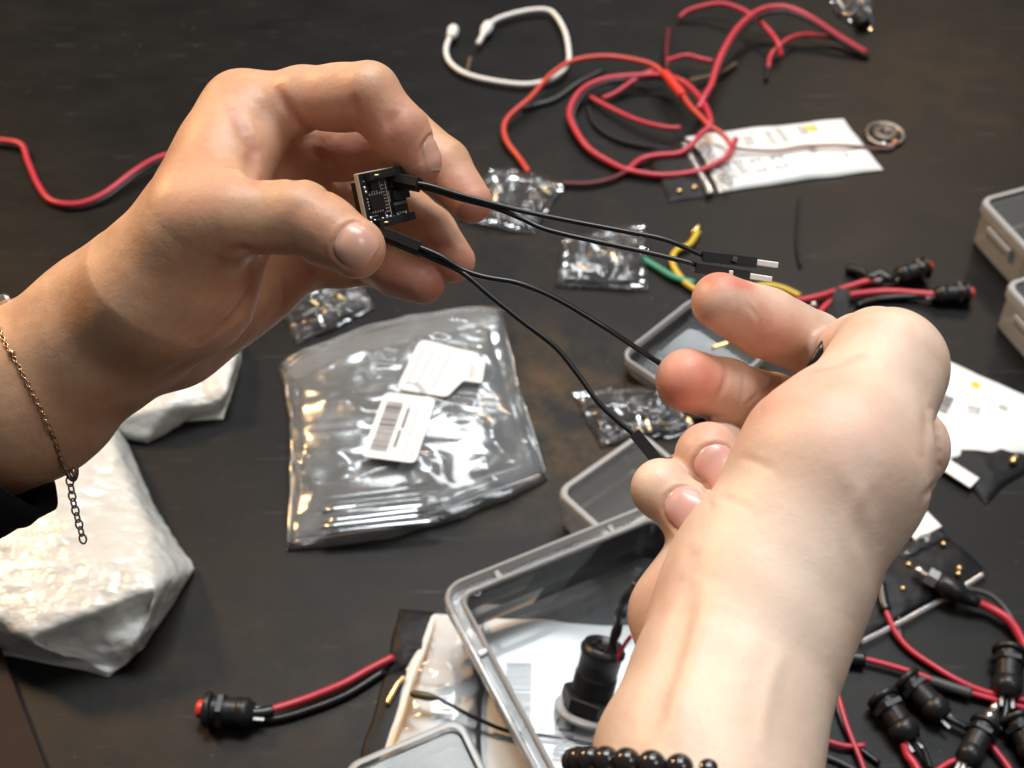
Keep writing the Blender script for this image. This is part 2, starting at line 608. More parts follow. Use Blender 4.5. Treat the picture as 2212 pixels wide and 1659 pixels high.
        for s in range(sub):
            V, F = subdivide(V, F)
            V = self.project(V, 1, 1.0)
        return V, F

def surface_nets(val, lo, h):
    ins = val < 0
    n = val.shape
    c = np.zeros((n[0] - 1, n[1] - 1, n[2] - 1), int)
    corners = [(i, j, k) for i in (0, 1) for j in (0, 1) for k in (0, 1)]
    def sl(A, o):
        return A[o[0]:o[0] + n[0] - 1, o[1]:o[1] + n[1] - 1, o[2]:o[2] + n[2] - 1]
    for o in corners:
        c += sl(ins, o)
    act = (c > 0) & (c < 8)
    idx = np.full(act.shape, -1, int)
    ijk = np.argwhere(act)
    idx[act] = np.arange(len(ijk))
    S = np.zeros((len(ijk), 3)); W = np.zeros(len(ijk))
    for a in corners:
        for ax in range(3):
            if a[ax] == 1:
                continue
            b = list(a); b[ax] = 1; b = tuple(b)
            va = sl(val, a)[act]; vb = sl(val, b)[act]
            x = (va < 0) != (vb < 0)
            t = np.zeros_like(va)
            t[x] = va[x] / (va[x] - vb[x])
            p = np.tile(np.array(a, float), (len(ijk), 1))
            p[:, ax] += t
            S[x] += p[x]; W[x] += 1
    V = lo + h * (ijk + S / W[:, None])
    F = []
    for ax in range(3):
        o1, o2 = [(1, 2), (2, 0), (0, 1)][ax]
        sa = [slice(None)] * 3; sb = [slice(None)] * 3
        sa[ax] = slice(0, n[ax] - 1); sb[ax] = slice(1, n[ax])
        A, B = ins[tuple(sa)], ins[tuple(sb)]
        for flip, mask in ((False, A & ~B), (True, ~A & B)):
            e = np.argwhere(mask)
            e = e[(e[:, o1] > 0) & (e[:, o2] > 0) & (e[:, o1] < n[o1] - 1) & (e[:, o2] < n[o2] - 1)]
            def cell(d1, d2):
                q = e.copy(); q[:, o1] -= d1; q[:, o2] -= d2
                return idx[q[:, 0], q[:, 1], q[:, 2]]
            Q = np.stack([cell(0, 0), cell(1, 0), cell(1, 1), cell(0, 1)], 1)
            if flip:
                Q = Q[:, ::-1]
            F.append(Q)
    F = np.concatenate(F)
    return V, F[(F >= 0).all(1)]

def subdivide(V, F):
    nV, nF = len(V), len(F)
    E = np.stack([F, np.roll(F, -1, 1)], -1).reshape(-1, 2)
    Es = np.sort(E, 1)
    U, inv = np.unique(Es[:, 0] * (nV + 1) + Es[:, 1], return_inverse=True)
    ua, ub = U // (nV + 1), U % (nV + 1)
    EM = (V[ua] + V[ub]) / 2
    FC = V[F].mean(1)
    # quad-smooth the coarse net a little before the surface projection
    e = inv.reshape(nF, 4) + nV
    fc = np.arange(nF) + nV + len(U)
    NF = []
    for k in range(4):
        NF.append(np.stack([F[:, k], e[:, k], fc, e[:, (k - 1) % 4]], 1))
    return np.concatenate([V, EM, FC]), np.concatenate(NF)

def add_attr(o, name, vals):
    a = o.data.attributes.new(name, 'FLOAT', 'POINT')
    a.data.foreach_set("value", np.asarray(vals, np.float32))

def hand_object(name, hand, mat, reds, pales, h=1.25, sub=1, extra=None):
    V, F = hand.mesh(h, sub)
    W = c2w(V)
    o = mesh_obj(name, W, F, mat)
    sd = o.modifiers.new("smooth", 'SUBSURF'); sd.levels = 1; sd.render_levels = 1
    def blobs(lst):
        f = np.zeros(len(V))
        hits = hand.march([(b[0], b[1]) for b in lst])
        for p, (x, y, rad, amt) in zip(hits, lst):
            f += amt * np.exp(-np.sum((V - p) ** 2, 1) / rad ** 2)
        return f
    add_attr(o, "red", np.clip(blobs(reds), 0, 1.5))
    add_attr(o, "pale", np.clip(blobs(pales), 0, 1.5))
    # crease lines take a darker, redder tint
    f = np.zeros(len(V))
    for pts, w, dep in hand.cuts:
        lo, hi = pts.min(0) - 3 * w, pts.max(0) + 3 * w
        m = np.all((V > lo) & (V < hi), axis=1)
        if m.any():
            Q = V[m]
            dist = np.full(len(Q), 1e9)
            for i in range(len(pts) - 1):
                a, b = pts[i], pts[i + 1]; ab = b - a
                t = np.clip(((Q - a) @ ab) / (ab @ ab + 1e-9), 0, 1)
                dist = np.minimum(dist, np.linalg.norm(Q - a - t[:, None] * ab, axis=1))
            f[m] = np.maximum(f[m], max(0.0, min(1.0, dep)) * (1.0 if w < 2.0 else 0.12) * np.exp(-(dist / (w * 0.9)) ** 2))
    add_attr(o, "fold", f)
    return o

def nail_plan(hand, px, tip_px, L, W, lift=0.22, free=0.12):
    """nail plate laid on the finger: px centre, tip_px the direction of the fingertip; the skin gets a fold round it"""
    c = hand.march([px])[0]
    n = norm(hand.grad(c[None, :], 0.6)[0])
    tp = cpt(tip_px[0], tip_px[1], -c[2])
    ax = norm(tp - c - n * ((tp - c) @ n))
    sd = np.cross(n, ax)
    nu, nv = 17, 13
    pts = []; emb = []; fe = []
    for i in range(nu):
        u = -1 + 2 * i / (nu - 1)
        wprof = 1.0
        if u < -0.35:
            wprof = math.sqrt(max(0.0, 1 - ((-0.35 - u) / 0.66) ** 2.2))
        elif u > 0.60:
            wprof = math.sqrt(max(0.0, 1 - ((u - 0.60) / 0.52) ** 2.4))
        for j in range(nv):
            v = -1 + 2 * j / (nv - 1)
            pts.append(c + ax * u * L / 2 + sd * (v * wprof * W / 2) - n * (0.28 * W * (v * wprof) ** 2))
            emb.append(max(abs(v) ** 5, max(0.0, -u - 0.6) * 2.6))
            fe.append(max(0.0, min(1.0, (u - (1 - 2 * free)) / 0.10)))
    P = hand.project(np.array(pts), 3)
    return dict(P=P, emb=np.array(emb), fe=fe, nu=nu, nv=nv, lift=lift)

def nail_fold(hand, N):
    """groove along both sides and the root, and a slight roll of skin outside it"""
    P, nu, nv = N["P"], N["nu"], N["nv"]
    rim = [(i * nv) for i in range(nu - 4, 0, -1)] + [j for j in range(0, nv, 3)] + [i * nv + nv - 1 for i in range(1, nu - 3)]
    line = P[rim]
    c = P.mean(0)
    hand.cuts.append((line[::2], 0.55, 0.36))
    out = line + 0.9 * (line - c) / (np.linalg.norm(line - c, axis=1)[:, None] + 1e-9)
    hand.cuts.append((out[::2], 0.8, -0.22))

def fingernail(hand, parent, N, mat):
    P, emb, fe, nu, nv, lift = N["P"], N["emb"], N["fe"], N["nu"], N["nv"], N["lift"]
    G = hand.grad(P, 0.8); G /= np.linalg.norm(G, axis=1)[:, None]
    top = P + G * (lift - (lift + 0.22) * np.clip(emb, 0, 1))[:, None]
    low = P - G * 0.6
    Vv = np.concatenate([top, low])
    F = []
    n_ = nu * nv
    for i in range(nu - 1):
        for j in range(nv - 1):
            a = i * nv + j
            F.append((a, a + nv, a + nv + 1, a + 1)[::-1])
            F.append((a + n_, a + 1 + n_, a + nv + 1 + n_, a + nv + n_)[::-1])
    rim = [j for j in range(nv)] + [i * nv + nv - 1 for i in range(1, nu)] + [(nu - 1) * nv + j for j in range(nv - 2, -1, -1)] + [i * nv for i in range(nu - 2, 0, -1)]
    for q in range(len(rim)):
        a, b = rim[q], rim[(q + 1) % len(rim)]
        F.append((a, b, b + n_, a + n_)[::-1])
    o = mesh_obj("fingernail", c2w(Vv), F, mat, parent)
    add_attr(o, "free", np.concatenate([fe, fe]))
    return o

def skin_material(name, base, deep, red_col, pale_col, bump=0.42):
    m, nt, b = new_mat(name)
    tc = nt.nodes.new("ShaderNodeTexCoord")
    big = nt.nodes.new("ShaderNodeTexNoise"); big.inputs["Scale"].default_value = 70; big.inputs["Detail"].default_value = 7; big.inputs["Roughness"].default_value = 0.62
    fine = nt.nodes.new("ShaderNodeTexNoise"); fine.inputs["Scale"].default_value = 380; fine.inputs["Detail"].default_value = 4
    vor = nt.nodes.new("ShaderNodeTexVoronoi"); vor.inputs["Scale"].default_value = 850; vor.feature = 'DISTANCE_TO_EDGE'
    for t in (big, fine, vor):
        nt.links.new(tc.outputs["Object"], t.inputs["Vector"])
    def attr(nm):
        a = nt.nodes.new("ShaderNodeAttribute"); a.attribute_name = nm
        return a.outputs["Fac"]
    def mix(fac, A, B, mul=1.0):
        x = nt.nodes.new("ShaderNodeMix"); x.data_type = 'RGBA'
        if mul != 1.0:
            q = nt.nodes.new("ShaderNodeMath"); q.operation = 'MULTIPLY'; q.use_clamp = True; q.inputs[1].default_value = mul
            nt.links.new(fac, q.inputs[0]); fac = q.outputs[0]
        nt.links.new(fac, x.inputs["Factor"])
        for s, val in (("A", A), ("B", B)):
            if isinstance(val, tuple):
                x.inputs[s].default_value = (*val, 1)
            else:
                nt.links.new(val, x.inputs[s])
        return x.outputs["Result"]
    mott = nt.nodes.new("ShaderNodeMapRange"); mott.inputs["From Min"].default_value = 0.36; mott.inputs["From Max"].default_value = 0.66
    nt.links.new(big.outputs["Fac"], mott.inputs["Value"])
    col = mix(mott.outputs[0], base, deep)
    fm = nt.nodes.new("ShaderNodeMapRange"); fm.inputs["From Min"].default_value = 0.55; fm.inputs["From Max"].default_value = 0.75
    nt.links.new(fine.outputs["Fac"], fm.inputs["Value"])
    col = mix(fm.outputs[0], col, deep, 0.6)
    col = mix(attr("pale"), col, pale_col)
    col = mix(attr("red"), col, red_col)
    col = mix(attr("fold"), col, tuple(c * f for c, f in zip(red_col, (0.8, 0.72, 0.72))), 0.45)
    nt.links.new(col, b.inputs["Base Color"])
    b.inputs["Subsurface Weight"].default_value = 0.4
    b.inputs["Subsurface Radius"].default_value = (1.0, 0.36, 0.2)
    b.inputs["Subsurface Scale"].default_value = 0.0018
    b.inputs["Roughness"].default_value = 0.46
    b.inputs["Specular IOR Level"].default_value = 0.4
    ad = nt.nodes.new("ShaderNodeMath"); ad.operation = 'ADD'
    q1 = nt.nodes.new("ShaderNodeMath"); q1.operation = 'MULTIPLY'; q1.inputs[1].default_value = 0.35
    nt.links.new(vor.outputs["Distance"], q1.inputs[0])
    nt.links.new(q1.outputs[0], ad.inputs[0]); nt.links.new(fine.outputs["Fac"], ad.inputs[1])
    bp = nt.nodes.new("ShaderNodeBump"); bp.inputs["Strength"].default_value = bump; bp.inputs["Distance"].default_value = 0.0003
    nt.links.new(ad.outputs[0], bp.inputs["Height"]); nt.links.new(bp.outputs["Normal"], b.inputs["Normal"])
    return m

def nail_material(name, pink):
    m, nt, b = new_mat(name)
    a = nt.nodes.new("ShaderNodeAttribute"); a.attribute_name = "free"
    x = nt.nodes.new("ShaderNodeMix"); x.data_type = 'RGBA'
    x.inputs["A"].default_value = (*pink, 1); x.inputs["B"].default_value = (0.80, 0.70, 0.62, 1)
    nt.links.new(a.outputs["Fac"], x.inputs["Factor"]); nt.links.new(x.outputs["Result"], b.inputs["Base Color"])
    b.inputs["Roughness"].default_value = 0.28
    b.inputs["Specular IOR Level"].default_value = 0.5
    b.inputs["Subsurface Weight"].default_value = 0.3
    b.inputs["Subsurface Radius"].default_value = (1.0, 0.4, 0.25)
    b.inputs["Subsurface Scale"].default_value = 0.0015
    return m

# ------------------------------------------------------------------ the hand that holds the board
skin_tan = skin_material("skin_tan", (0.60, 0.365, 0.225), (0.50, 0.27, 0.155), (0.58, 0.25, 0.19), (0.66, 0.44, 0.33))
skin_fair = skin_material("skin_fair", (0.70, 0.53, 0.415), (0.61, 0.42, 0.32), (0.62, 0.235, 0.165), (0.77, 0.61, 0.49), 0.36)
nail_pink = nail_material("nail_pink", (0.60, 0.345, 0.26))
nail_fair = nail_material("nail_fair", (0.68, 0.40, 0.36))

LH = Hand()
ch = LH.chain
LH.body += ch([(-620, 1190, 352, 25), (-260, 1010, 345, 23), (60, 850, 338, 20.5), (240, 708, 332, 18.0), (365, 622, 326, 17.5)], 9)
LH.body += ch([(240, 720, 345, 16), (360, 655, 345, 17)], 9)
LH.body += ch([(355, 590, 334, 14.5), (520, 240, 336, 9.0)], 9)          # index metacarpal
LH.body += ch([(345, 630, 342, 15), (590, 325, 353, 9.5)], 9)           # middle metacarpal
LH.body += ch([(345, 670, 348, 15), (625, 440, 364, 9.5)], 8)
LH.body += ch([(355, 705, 350, 14), (630, 560, 372, 9.5)], 8)           # little metacarpal
LH.body += ch([(370, 712, 350, 13), (545, 618, 366, 11)], 8)           # outer edge of the palm
LH.body += ch([(335, 630, 316, 16.5), (432, 482, 306, 10.8)], 10)        # ball of the thumb
LH.body += ch([(440, 610, 320, 13), (505, 530, 318, 8)], 10)
LH.body += ch([(445, 430, 312, 9), (535, 280, 329, 8.5)], 10)
LH.body += ch([(400, 540, 316, 12), (480, 340, 326, 10)], 10)             # web
LH.body += ch([(580, 290, 344, 8), (640, 430, 358, 8)], 9)               # hollow of the palm
LH.fingers.append((ch([(432, 482, 306, 10.2), (520, 470, 301, 8.4), (648, 471, 300, 8.2), (700, 497, 299, 7.7), (766, 535, 297, 6.9)], 2.5), 8))
LH.fingers.append((ch([(520, 240, 336, 9.2), (655, 216, 329, 7.7), (735, 210, 325, 7.6), (796, 207, 322, 8.1)], 3) +
                   ch([(796, 207, 322, 7.9), (832, 248, 322, 6.9), (862, 284, 322, 7.1)], 1.6) +
                   ch([(862, 284, 322, 7.0), (903, 352, 324, 5.7)], 1.6), 5))
LH.fingers.append((ch([(600, 325, 353, 9.5), (740, 315, 350, 8.8), (860, 290, 347, 8.4)], 3) +
                   ch([(860, 290, 347, 8.2), (955, 360, 344, 7.6)], 1.6) +
                   ch([(955, 360, 344, 7.5), (1017, 435, 340, 5.5)], 1.6), 4))
LH.fingers.append((ch([(630, 440, 364, 9), (760, 450, 368, 8.6), (850, 440, 368, 8.3)], 3) +
                   ch([(850, 440, 368, 8.2), (925, 502, 362, 7.4)], 1.6) +
                   ch([(925, 502, 362, 7.4), (982, 564, 356, 5.6)], 1.6), 4))
LH.fingers.append((ch([(635, 560, 372, 9), (740, 560, 374, 7.6), (800, 562, 372, 7.2)], 3) +
                   ch([(800, 562, 372, 7.1), (855, 585, 364, 6.7)], 1.6) +
                   ch([(855, 585, 364, 6.7), (915, 613, 357, 5.5)], 1.6), 4))
# folds
LHc = []
LHc.append(([(768, 196), (766, 230), (780, 268)], 1.3, 1.0))
LHc.append(([(752, 225), (768, 262)], 0.6, 0.35))
LHc.append(([(862, 236), (842, 262), (846, 300)], 1.2, 0.9))
LHc.append(([(598, 182), (616, 222), (640, 258), (672, 285), (712, 292)], 1.4, 1.1))
LHc.append(([(500, 236), (530, 290), (548, 345), (549, 392)], 1.9, 1.5))
LHc.append(([(560, 210), (565, 260), (560, 300)], 2.2, 0.6))
LHc.append(([(698, 296), (690, 335), (635, 390)], 1.3, 0.95))
LHc.append(([(702, 330), (720, 355), (745, 372)], 0.7, 0.6))
LHc.append(([(548, 540), (548, 590), (530, 650), (492, 698), (440, 735)], 1.7, 1.3))
LHc.append(([(600, 552), (616, 605), (612, 668)], 1.3, 1.0))
LHc.append(([(640, 552), (670, 590), (694, 618)], 1.3, 1.0))
LHc.append(([(480, 552), (520, 540), (565, 546)], 1.5, 1.0))
random.seed(5)
for q in range(9):                       # fine folds round the ball of the thumb
    j = random.uniform(-5, 5); k = 1 - q * 0.06
    LHc.append(([(556 - q * 10, 585 + q * 3 + j), (538 - q * 13, 640 + q * 4), (500 - q * 17, 692 + q * 3), (450 - q * 20 + j, 730 + q * 1)], 0.85, random.uniform(0.4, 0.62) * k))
for q in range(6):
    j = random.uniform(-3, 3)
    LHc.append(([(632 + q * 7 + j, 424), (637 + q * 7, 452), (631 + q * 7 + j, 482)], 0.55, 0.16))
for q in range(8):
    j = random.uniform(-6, 6)
    LHc.append(([(425 + q * 9 + j, 315 + q * 9), (468 + q * 7, 338 + q * 8), (510 + q * 4 + j, 352 + q * 6)], 0.8, 0.3))
for q in range(5):
    LHc.append(([(500 + q * 16, 765 - q * 14), (520 + q * 14, 725 - q * 12), (535 + q * 12, 690 - q * 10)], 0.7, 0.4))
LHc.append(([(330, 830), (420, 775), (520, 700)], 2.5, 0.6))
LHc.append(([(270, 800), (360, 720), (430, 690)], 3.0, 0.5))
LHc.append(([(700, 420), (760, 400), (800, 395)], 0.9, 0.5))
LHc.append(([(640, 330), (660, 300), (700, 300)], 0.8, 0.4))
LH.creases(LHc)
LN = [nail_plan(LH, (771, 530), (840, 577), 10.0, 9.4, 0.2, free=0.07), nail_plan(LH, (943, 332), (958, 395), 9.5, 7.5, 0.2, free=0.10)]
for N in LN:
    nail_fold(LH, N)
left_hand = hand_object("hand", LH, skin_tan,
    reds=[(775, 545, 9, 0.35), (925, 385, 8, 0.55), (1030, 440, 9, 0.55), (990, 570, 8, 0.55), (930, 620, 8, 0.6), (780, 320, 11, 0.5), (880, 300, 8, 0.25),
          (620, 350, 13, 0.3), (560, 620, 16, 0.35), (660, 600, 14, 0.4), (420, 430, 9, 0.25), (850, 600, 6, 0.5), (700, 225, 14, 0.22), (850, 275, 11, 0.25), (700, 500, 11, 0.2), (980, 400, 10, 0.25), (950, 520, 10, 0.25), (560, 320, 14, 0.2)],
    pales=[(900, 600, 4.5, 0.6), (940, 500, 4, 0.6), (650, 200, 12, 0.35), (980, 400, 6, 0.4)])
prop(left_hand, "hand reaching in from the left, thumb and index pinching the circuit board", "hand")
for N in LN:
    fingernail(LH, left_hand, N, nail_pink)

# ------------------------------------------------------------------ the hand that holds the leads
RH = Hand()
RH.body += ch([(1440, 2450, 205, 23), (1490, 1950, 228, 20.5), (1524, 1660, 244, 18.8), (1592, 1440, 256, 17.0), (1655, 1270, 264, 18.0)], 9)
RH.body += ch([(1600, 1450, 275, 17), (1690, 1260, 285, 17)], 9)
RH.body += ch([(1650, 1270, 264, 18), (1800, 1010, 268, 17.5), (1915, 805, 282, 11.5)], 9)           # ball of the thumb
RH.body += ch([(1700, 1250, 284, 17), (1952, 965, 300, 9.3)], 7)         # index metacarpal
RH.body += ch([(1700, 1240, 300, 15), (1930, 1010, 322, 10)], 8)
RH.body += ch([(1680, 1250, 312, 14), (1860, 1080, 344, 10)], 8)
RH.body += ch([(1640, 1270, 318, 13), (1770, 1130, 352, 10)], 8)
RH.body += ch([(1510, 1262, 286, 8.5), (1472, 1325, 282, 9.0), (1505, 1420, 276, 8.6)], 8)             # heel of the palm
RH.body += ch([(1560, 1240, 292, 12), (1560, 1330, 282, 14)], 8)
# thumb folded away behind the index
RH.fingers.append((ch([(1918, 790, 282, 11.0), (1895, 765, 298, 9.8), (1855, 762, 310, 8.8), (1815, 770, 316, 7.6)], 3), 7))
# index
RH.fingers.append((ch([(1952, 965, 300, 9.3), (1850, 860, 345, 8.6), (1800, 790, 356, 8.2)], 3) +
                   ch([(1757, 744, 329, 8.3), (1650, 697, 318, 8.3)], 1.6) +
                   ch([(1650, 697, 318, 8.2), (1556, 652, 312, 7.0)], 1.6) + ch([(1800, 790, 356, 8.0), (1757, 742, 329, 7.6)], 2.0), 4))
# middle
RH.fingers.append((ch([(1930, 1010, 322, 9), (1780, 945, 368, 8.8), (1705, 900, 368, 8.4)], 3) +
                   ch([(1705, 898, 364, 8.3), (1668, 874, 338, 7.9), (1572, 848, 321, 7.9)], 1.6) +
                   ch([(1568, 844, 320, 7.8), (1484, 822, 314, 7.6)], 1.3), 4))
# ring, curled right in
RH.fingers.append((ch([(1860, 1080, 344, 9), (1700, 1010, 360, 8.4), (1600, 965, 350, 8)], 3) +
                   ch([(1600, 965, 350, 8), (1528, 982, 302, 6.9)], 2) +
                   ch([(1528, 982, 302, 6.9), (1600, 1075, 296, 6.2)], 2), 4))
# little
RH.fingers.append((ch([(1770, 1130, 352, 9), (1600, 1080, 356, 7.6), (1480, 1040, 340, 7)], 3) +
                   ch([(1480, 1040, 340, 7), (1425, 1055, 292, 6.0)], 2) +
                   ch([(1425, 1055, 292, 6.1), (1495, 1110, 288, 6.2), (1570, 1150, 290, 5.6)], 2), 4))
RHc = []
RHc.append(([(1612, 655), (1640, 690), (1630, 735)], 0.6, 0.35))
RHc.append(([(1562, 785), (1568, 820), (1545, 865), (1515, 888)], 0.9, 1.0))
RHc.append(([(1690, 815), (1655, 855), (1610, 905)], 0.7, 0.7))
RHc.append(([(1672, 815), (1640, 850), (1600, 880)], 0.6, 0.35))
RHc.append(([(1990, 840), (2004, 900), (1985, 965)], 2.2, 0.5))
RHc.append(([(2035, 1010), (2010, 1060), (1985, 1100)], 1.0, 0.6))
RHc.append(([(1760, 800), (1800, 790), (1860, 770)], 1.5, 0.5))
RHc.append(([(1590, 985), (1640, 1000), (1690, 1030)], 1.0, 0.2))
RHc.append(([(1545, 1070), (1590, 1085), (1640, 1110)], 1.0, 0.2))
RHc.append(([(1498, 1165), (1492, 1200), (1480, 1240)], 2.1, 0.6))
RHc.append(([(1500, 1250), (1458, 1400), (1415, 1560), (1400, 1620)], 2.4, 0.8))
RHc.append(([(1545, 1250), (1505, 1390), (1465, 1540), (1450, 1620)], 2.8, -0.65))
RHc.append(([(1640, 1640), (1660, 1500), (1700, 1380)], 1.6, -0.35))
RHc.append(([(1900, 1180), (1840, 1050), (1800, 960)], 2.0, -0.35))
RHc.append(([(1860, 1260), (1830, 1160), (1850, 1080), (1900, 1010)], 1.7, -0.4))
RHc.append(([(1530, 1000), (1522, 1045), (1540, 1095)], 0.8, 0.5))
for q in range(3):
    RHc.append(([(1628 + q * 9, 640 + q * 4), (1646 + q * 8, 690), (1632 + q * 8, 745 - q * 3)], 0.8, 0.28))
for q in range(3):
    RHc.append(([(1596 + q * 34, 785 + q * 6), (1606 + q * 30, 845), (1582 + q * 30, 900)], 0.7, 0.22))
for q in range(5):
    RHc.append(([(2000 - q * 4, 880 + q * 26), (2026, 900 + q * 26), (2040, 912 + q * 26)], 0.8, 0.35))
RH.creases(RHc)
RN = [nail_plan(RH, (1484, 1100), (1560, 1160), 11, 8.6, 0.2), nail_plan(RH, (1549, 1010), (1604, 1085), 10.5, 8.4, 0.2)]
for N in RN:
    nail_fold(RH, N)
right_hand = hand_object("hand", RH, skin_fair,
    reds=[(1565, 596, 3, 1.2), (1592, 602, 3, 1.2), (1540, 596, 3, 0.9), (1615, 610, 3, 0.8), (1660, 700, 7, 0.5), (1500, 660, 8, 0.35), (1535, 800, 6, 0.6), (1470, 830, 11, 0.5), (1450, 850, 8, 0.4),
          (1640, 880, 10, 0.4), (1540, 950, 9, 0.35), (1480, 1060, 6, 0.3), (1700, 760, 10, 0.35), (1400, 1300, 10, 0.35), (1850, 960, 14, 0.15), (1790, 830, 8, 0.3), (1430, 1270, 9, 0.3)],
    pales=[(1700, 1000, 22, 0.5), (1650, 1200, 20, 0.5), (1395, 1040, 5, 0.6), (1600, 1450, 25, 0.4), (1900, 760, 12, 0.3)])
prop(right_hand, "pale hand rising from the bottom edge, curled fingers gripping the black leads", "hand")
for N in RN:
    fingernail(RH, right_hand, N, nail_fair)

# ------------------------------------------------------------------ shared materials
M_black = plain("black_plastic", (0.012, 0.012, 0.013), 0.38, spec=0.45, bump=0.05, bscale=900)
M_rubber = plain("black_insulation", (0.010, 0.010, 0.011), 0.30, spec=0.5)
M_matte = plain("black_matte", (0.011, 0.011, 0.012), 0.6, spec=0.3)
M_steel = plain("tinned_metal", (0.72, 0.72, 0.70), 0.28, metal=1.0)
M_pin = plain("pin_metal", (0.85, 0.84, 0.80), 0.42, metal=0.85)
M_gold = plain("gilt_metal", (0.86, 0.60, 0.28), 0.3, metal=1.0)
M_white = plain("white_plastic", (0.78, 0.79, 0.78), 0.42)
M_paper = plain("white_label_paper", (0.80, 0.81, 0.80), 0.6, bump=0.04, bscale=600)
M_ink = plain("grey_ink", (0.16, 0.16, 0.17), 0.7)
M_inkpale = plain("pale_grey_ink", (0.50, 0.51, 0.52), 0.7)
M_red = plain("red_insulation", (0.47, 0.026, 0.050), 0.36, spec=0.5, var=0.06, bscale=60)
M_redhot = plain("red_heat_shrink", (0.62, 0.035, 0.022), 0.33, spec=0.5)
M_orangered = plain("orange_red_insulation", (0.54, 0.050, 0.032), 0.36, spec=0.5)
M_dkred = plain("dark_red_insulation", (0.12, 0.012, 0.018), 0.5)
M_cap = plain("red_button_cap", (0.62, 0.045, 0.028), 0.35)
M_yellow = plain("yellow_insulation", (0.62, 0.44, 0.035), 0.4)
M_green = plain("green_insulation", (0.045, 0.27, 0.17), 0.4)
M_brown = plain("brown_insulation", (0.10, 0.065, 0.04), 0.5)
M_grey = plain("grey_insulation", (0.055, 0.056, 0.058), 0.4)
M_pcb = plain("black_solder_mask", (0.012, 0.013, 0.014), 0.32, spec=0.5, bump=0.1, bscale=1500)
M_fr4 = plain("pale_board_edge", (0.55, 0.50, 0.40), 0.6)
M_cloth = plain("black_knit", (0.008, 0.008, 0.010), 0.85, spec=0.15, bump=0.6, bscale=1300)
M_bead = plain("polished_black_stone", (0.018, 0.015, 0.014), 0.16, spec=0.6)
M_chain = plain("tarnished_chain", (0.16, 0.13, 0.11), 0.38, metal=0.9)
M_goldchain = plain("rose_gold_chain", (0.62, 0.38, 0.22), 0.28, metal=1.0)

# ------------------------------------------------------------------ circuit board
bTL, bTR, bBR, bBL = wpt(784, 378, 313), wpt(866, 357, 323), wpt(884, 474, 324), wpt(790, 492, 314)
board = empty("circuit_board", (bBL + bBR) / 2)
prop(board, "small black circuit board with white edge pinched between thumb and index finger", "circuit board")
ex = norm((bTR - bTL) + (bBR - bBL)); ey = (bTL - bBL) + (bTR - bBR); ey = norm(ey - ex * (ey @ ex)); ez = np.cross(ex, ey)
bw = (np.linalg.norm(bTR - bTL) + np.linalg.norm(bBR - bBL)) / 2; bh = (np.linalg.norm(bTL - bBL) + np.linalg.norm(bTR - bBR)) / 2
bc = (bTL + bTR + bBR + bBL) / 4
def bp_(u, v, w=0.0):
    """point on the board: u 0..1 to the right, v 0..1 downwards, w mm above the face"""
    return bc + ex * (u - 0.5) * bw - ey * (v - 0.5) * bh + ez * w
def chip(name, u0, v0, u1, v1, h, mat, w0=0.0, bev=0.12, parent=None):
    V, F = box(bp_((u0 + u1) / 2, (v0 + v1) / 2, w0 + h / 2), ex, -ey, -ez, (u1 - u0) * bw, (v1 - v0) * bh, h, bev)
    return mesh_obj(name, V, F, mat, parent or board, smooth=False)
V, F = box(bp_(0.5, 0.5, -0.95), ex, -ey, -ez, bw + 0.5, bh + 0.5, 1.3, 0.15)
mesh_obj("board_edge", V, F, M_fr4, board, smooth=False)
V, F = box(bp_(0.5, 0.5, -0.14), ex, -ey, -ez, bw + 0.06, bh + 0.06, 0.26, 0.05)
mesh_obj("board_face", V, F, M_pcb, board, smooth=False)
V, F = box(bp_(0.42, 0.52, -2.6), ex, -ey, -ez, bw * 0.82, bh * 0.78, 2.0, 0.2)
mesh_obj("back_socket", V, F, M_matte, board, smooth=False)
ic = chip("chip", 0.10, 0.44, 0.42, 0.70, 0.9, M_black)
for i in range(5):
    chip("pin", 0.125 + i * 0.06, 0.71, 0.15 + i * 0.06, 0.755, 0.3, M_pin, parent=ic)
    chip("pin", 0.125 + i * 0.06, 0.385, 0.15 + i * 0.06, 0.43, 0.3, M_pin, parent=ic)
for i in range(4):
    chip("pin", 0.055, 0.455 + i * 0.06, 0.085, 0.49 + i * 0.06, 0.3, M_pin, parent=ic)
ic2 = chip("chip", 0.18, 0.20, 0.36, 0.34, 0.8, M_black)
for i in range(3):
    chip("pin", 0.20 + i * 0.055, 0.345, 0.225 + i * 0.055, 0.375, 0.25, M_pin, parent=ic2)
ic3 = chip("chip", 0.62, 0.42, 1.0, 0.60, 1.6, M_black)
chip("metal_tab", 0.64, 0.64, 0.96, 0.70, 0.5, plain("dull_tab", (0.20, 0.20, 0.20), 0.5, metal=0.6))
chip("chip", 0.62, 0.72, 0.95, 0.80, 0.8, M_black)
chip("chip", 0.64, 0.26, 0.80, 0.36, 0.8, M_black)
random.seed(11)
for i in range(9):
    c = chip("passive", 0.46, 0.26 + i * 0.062, 0.53, 0.295 + i * 0.062, 0.45, plain("passive_body", (0.16, 0.12, 0.08), 0.5) if i == 0 else bpy.data.materials["passive_body"])
    chip("solder_cap", 0.445, 0.262 + i * 0.062, 0.46, 0.293 + i * 0.062, 0.47, M_pin, parent=c)
    chip("solder_cap", 0.53, 0.262 + i * 0.062, 0.545, 0.293 + i * 0.062, 0.47, M_pin, parent=c)
mb = MB()
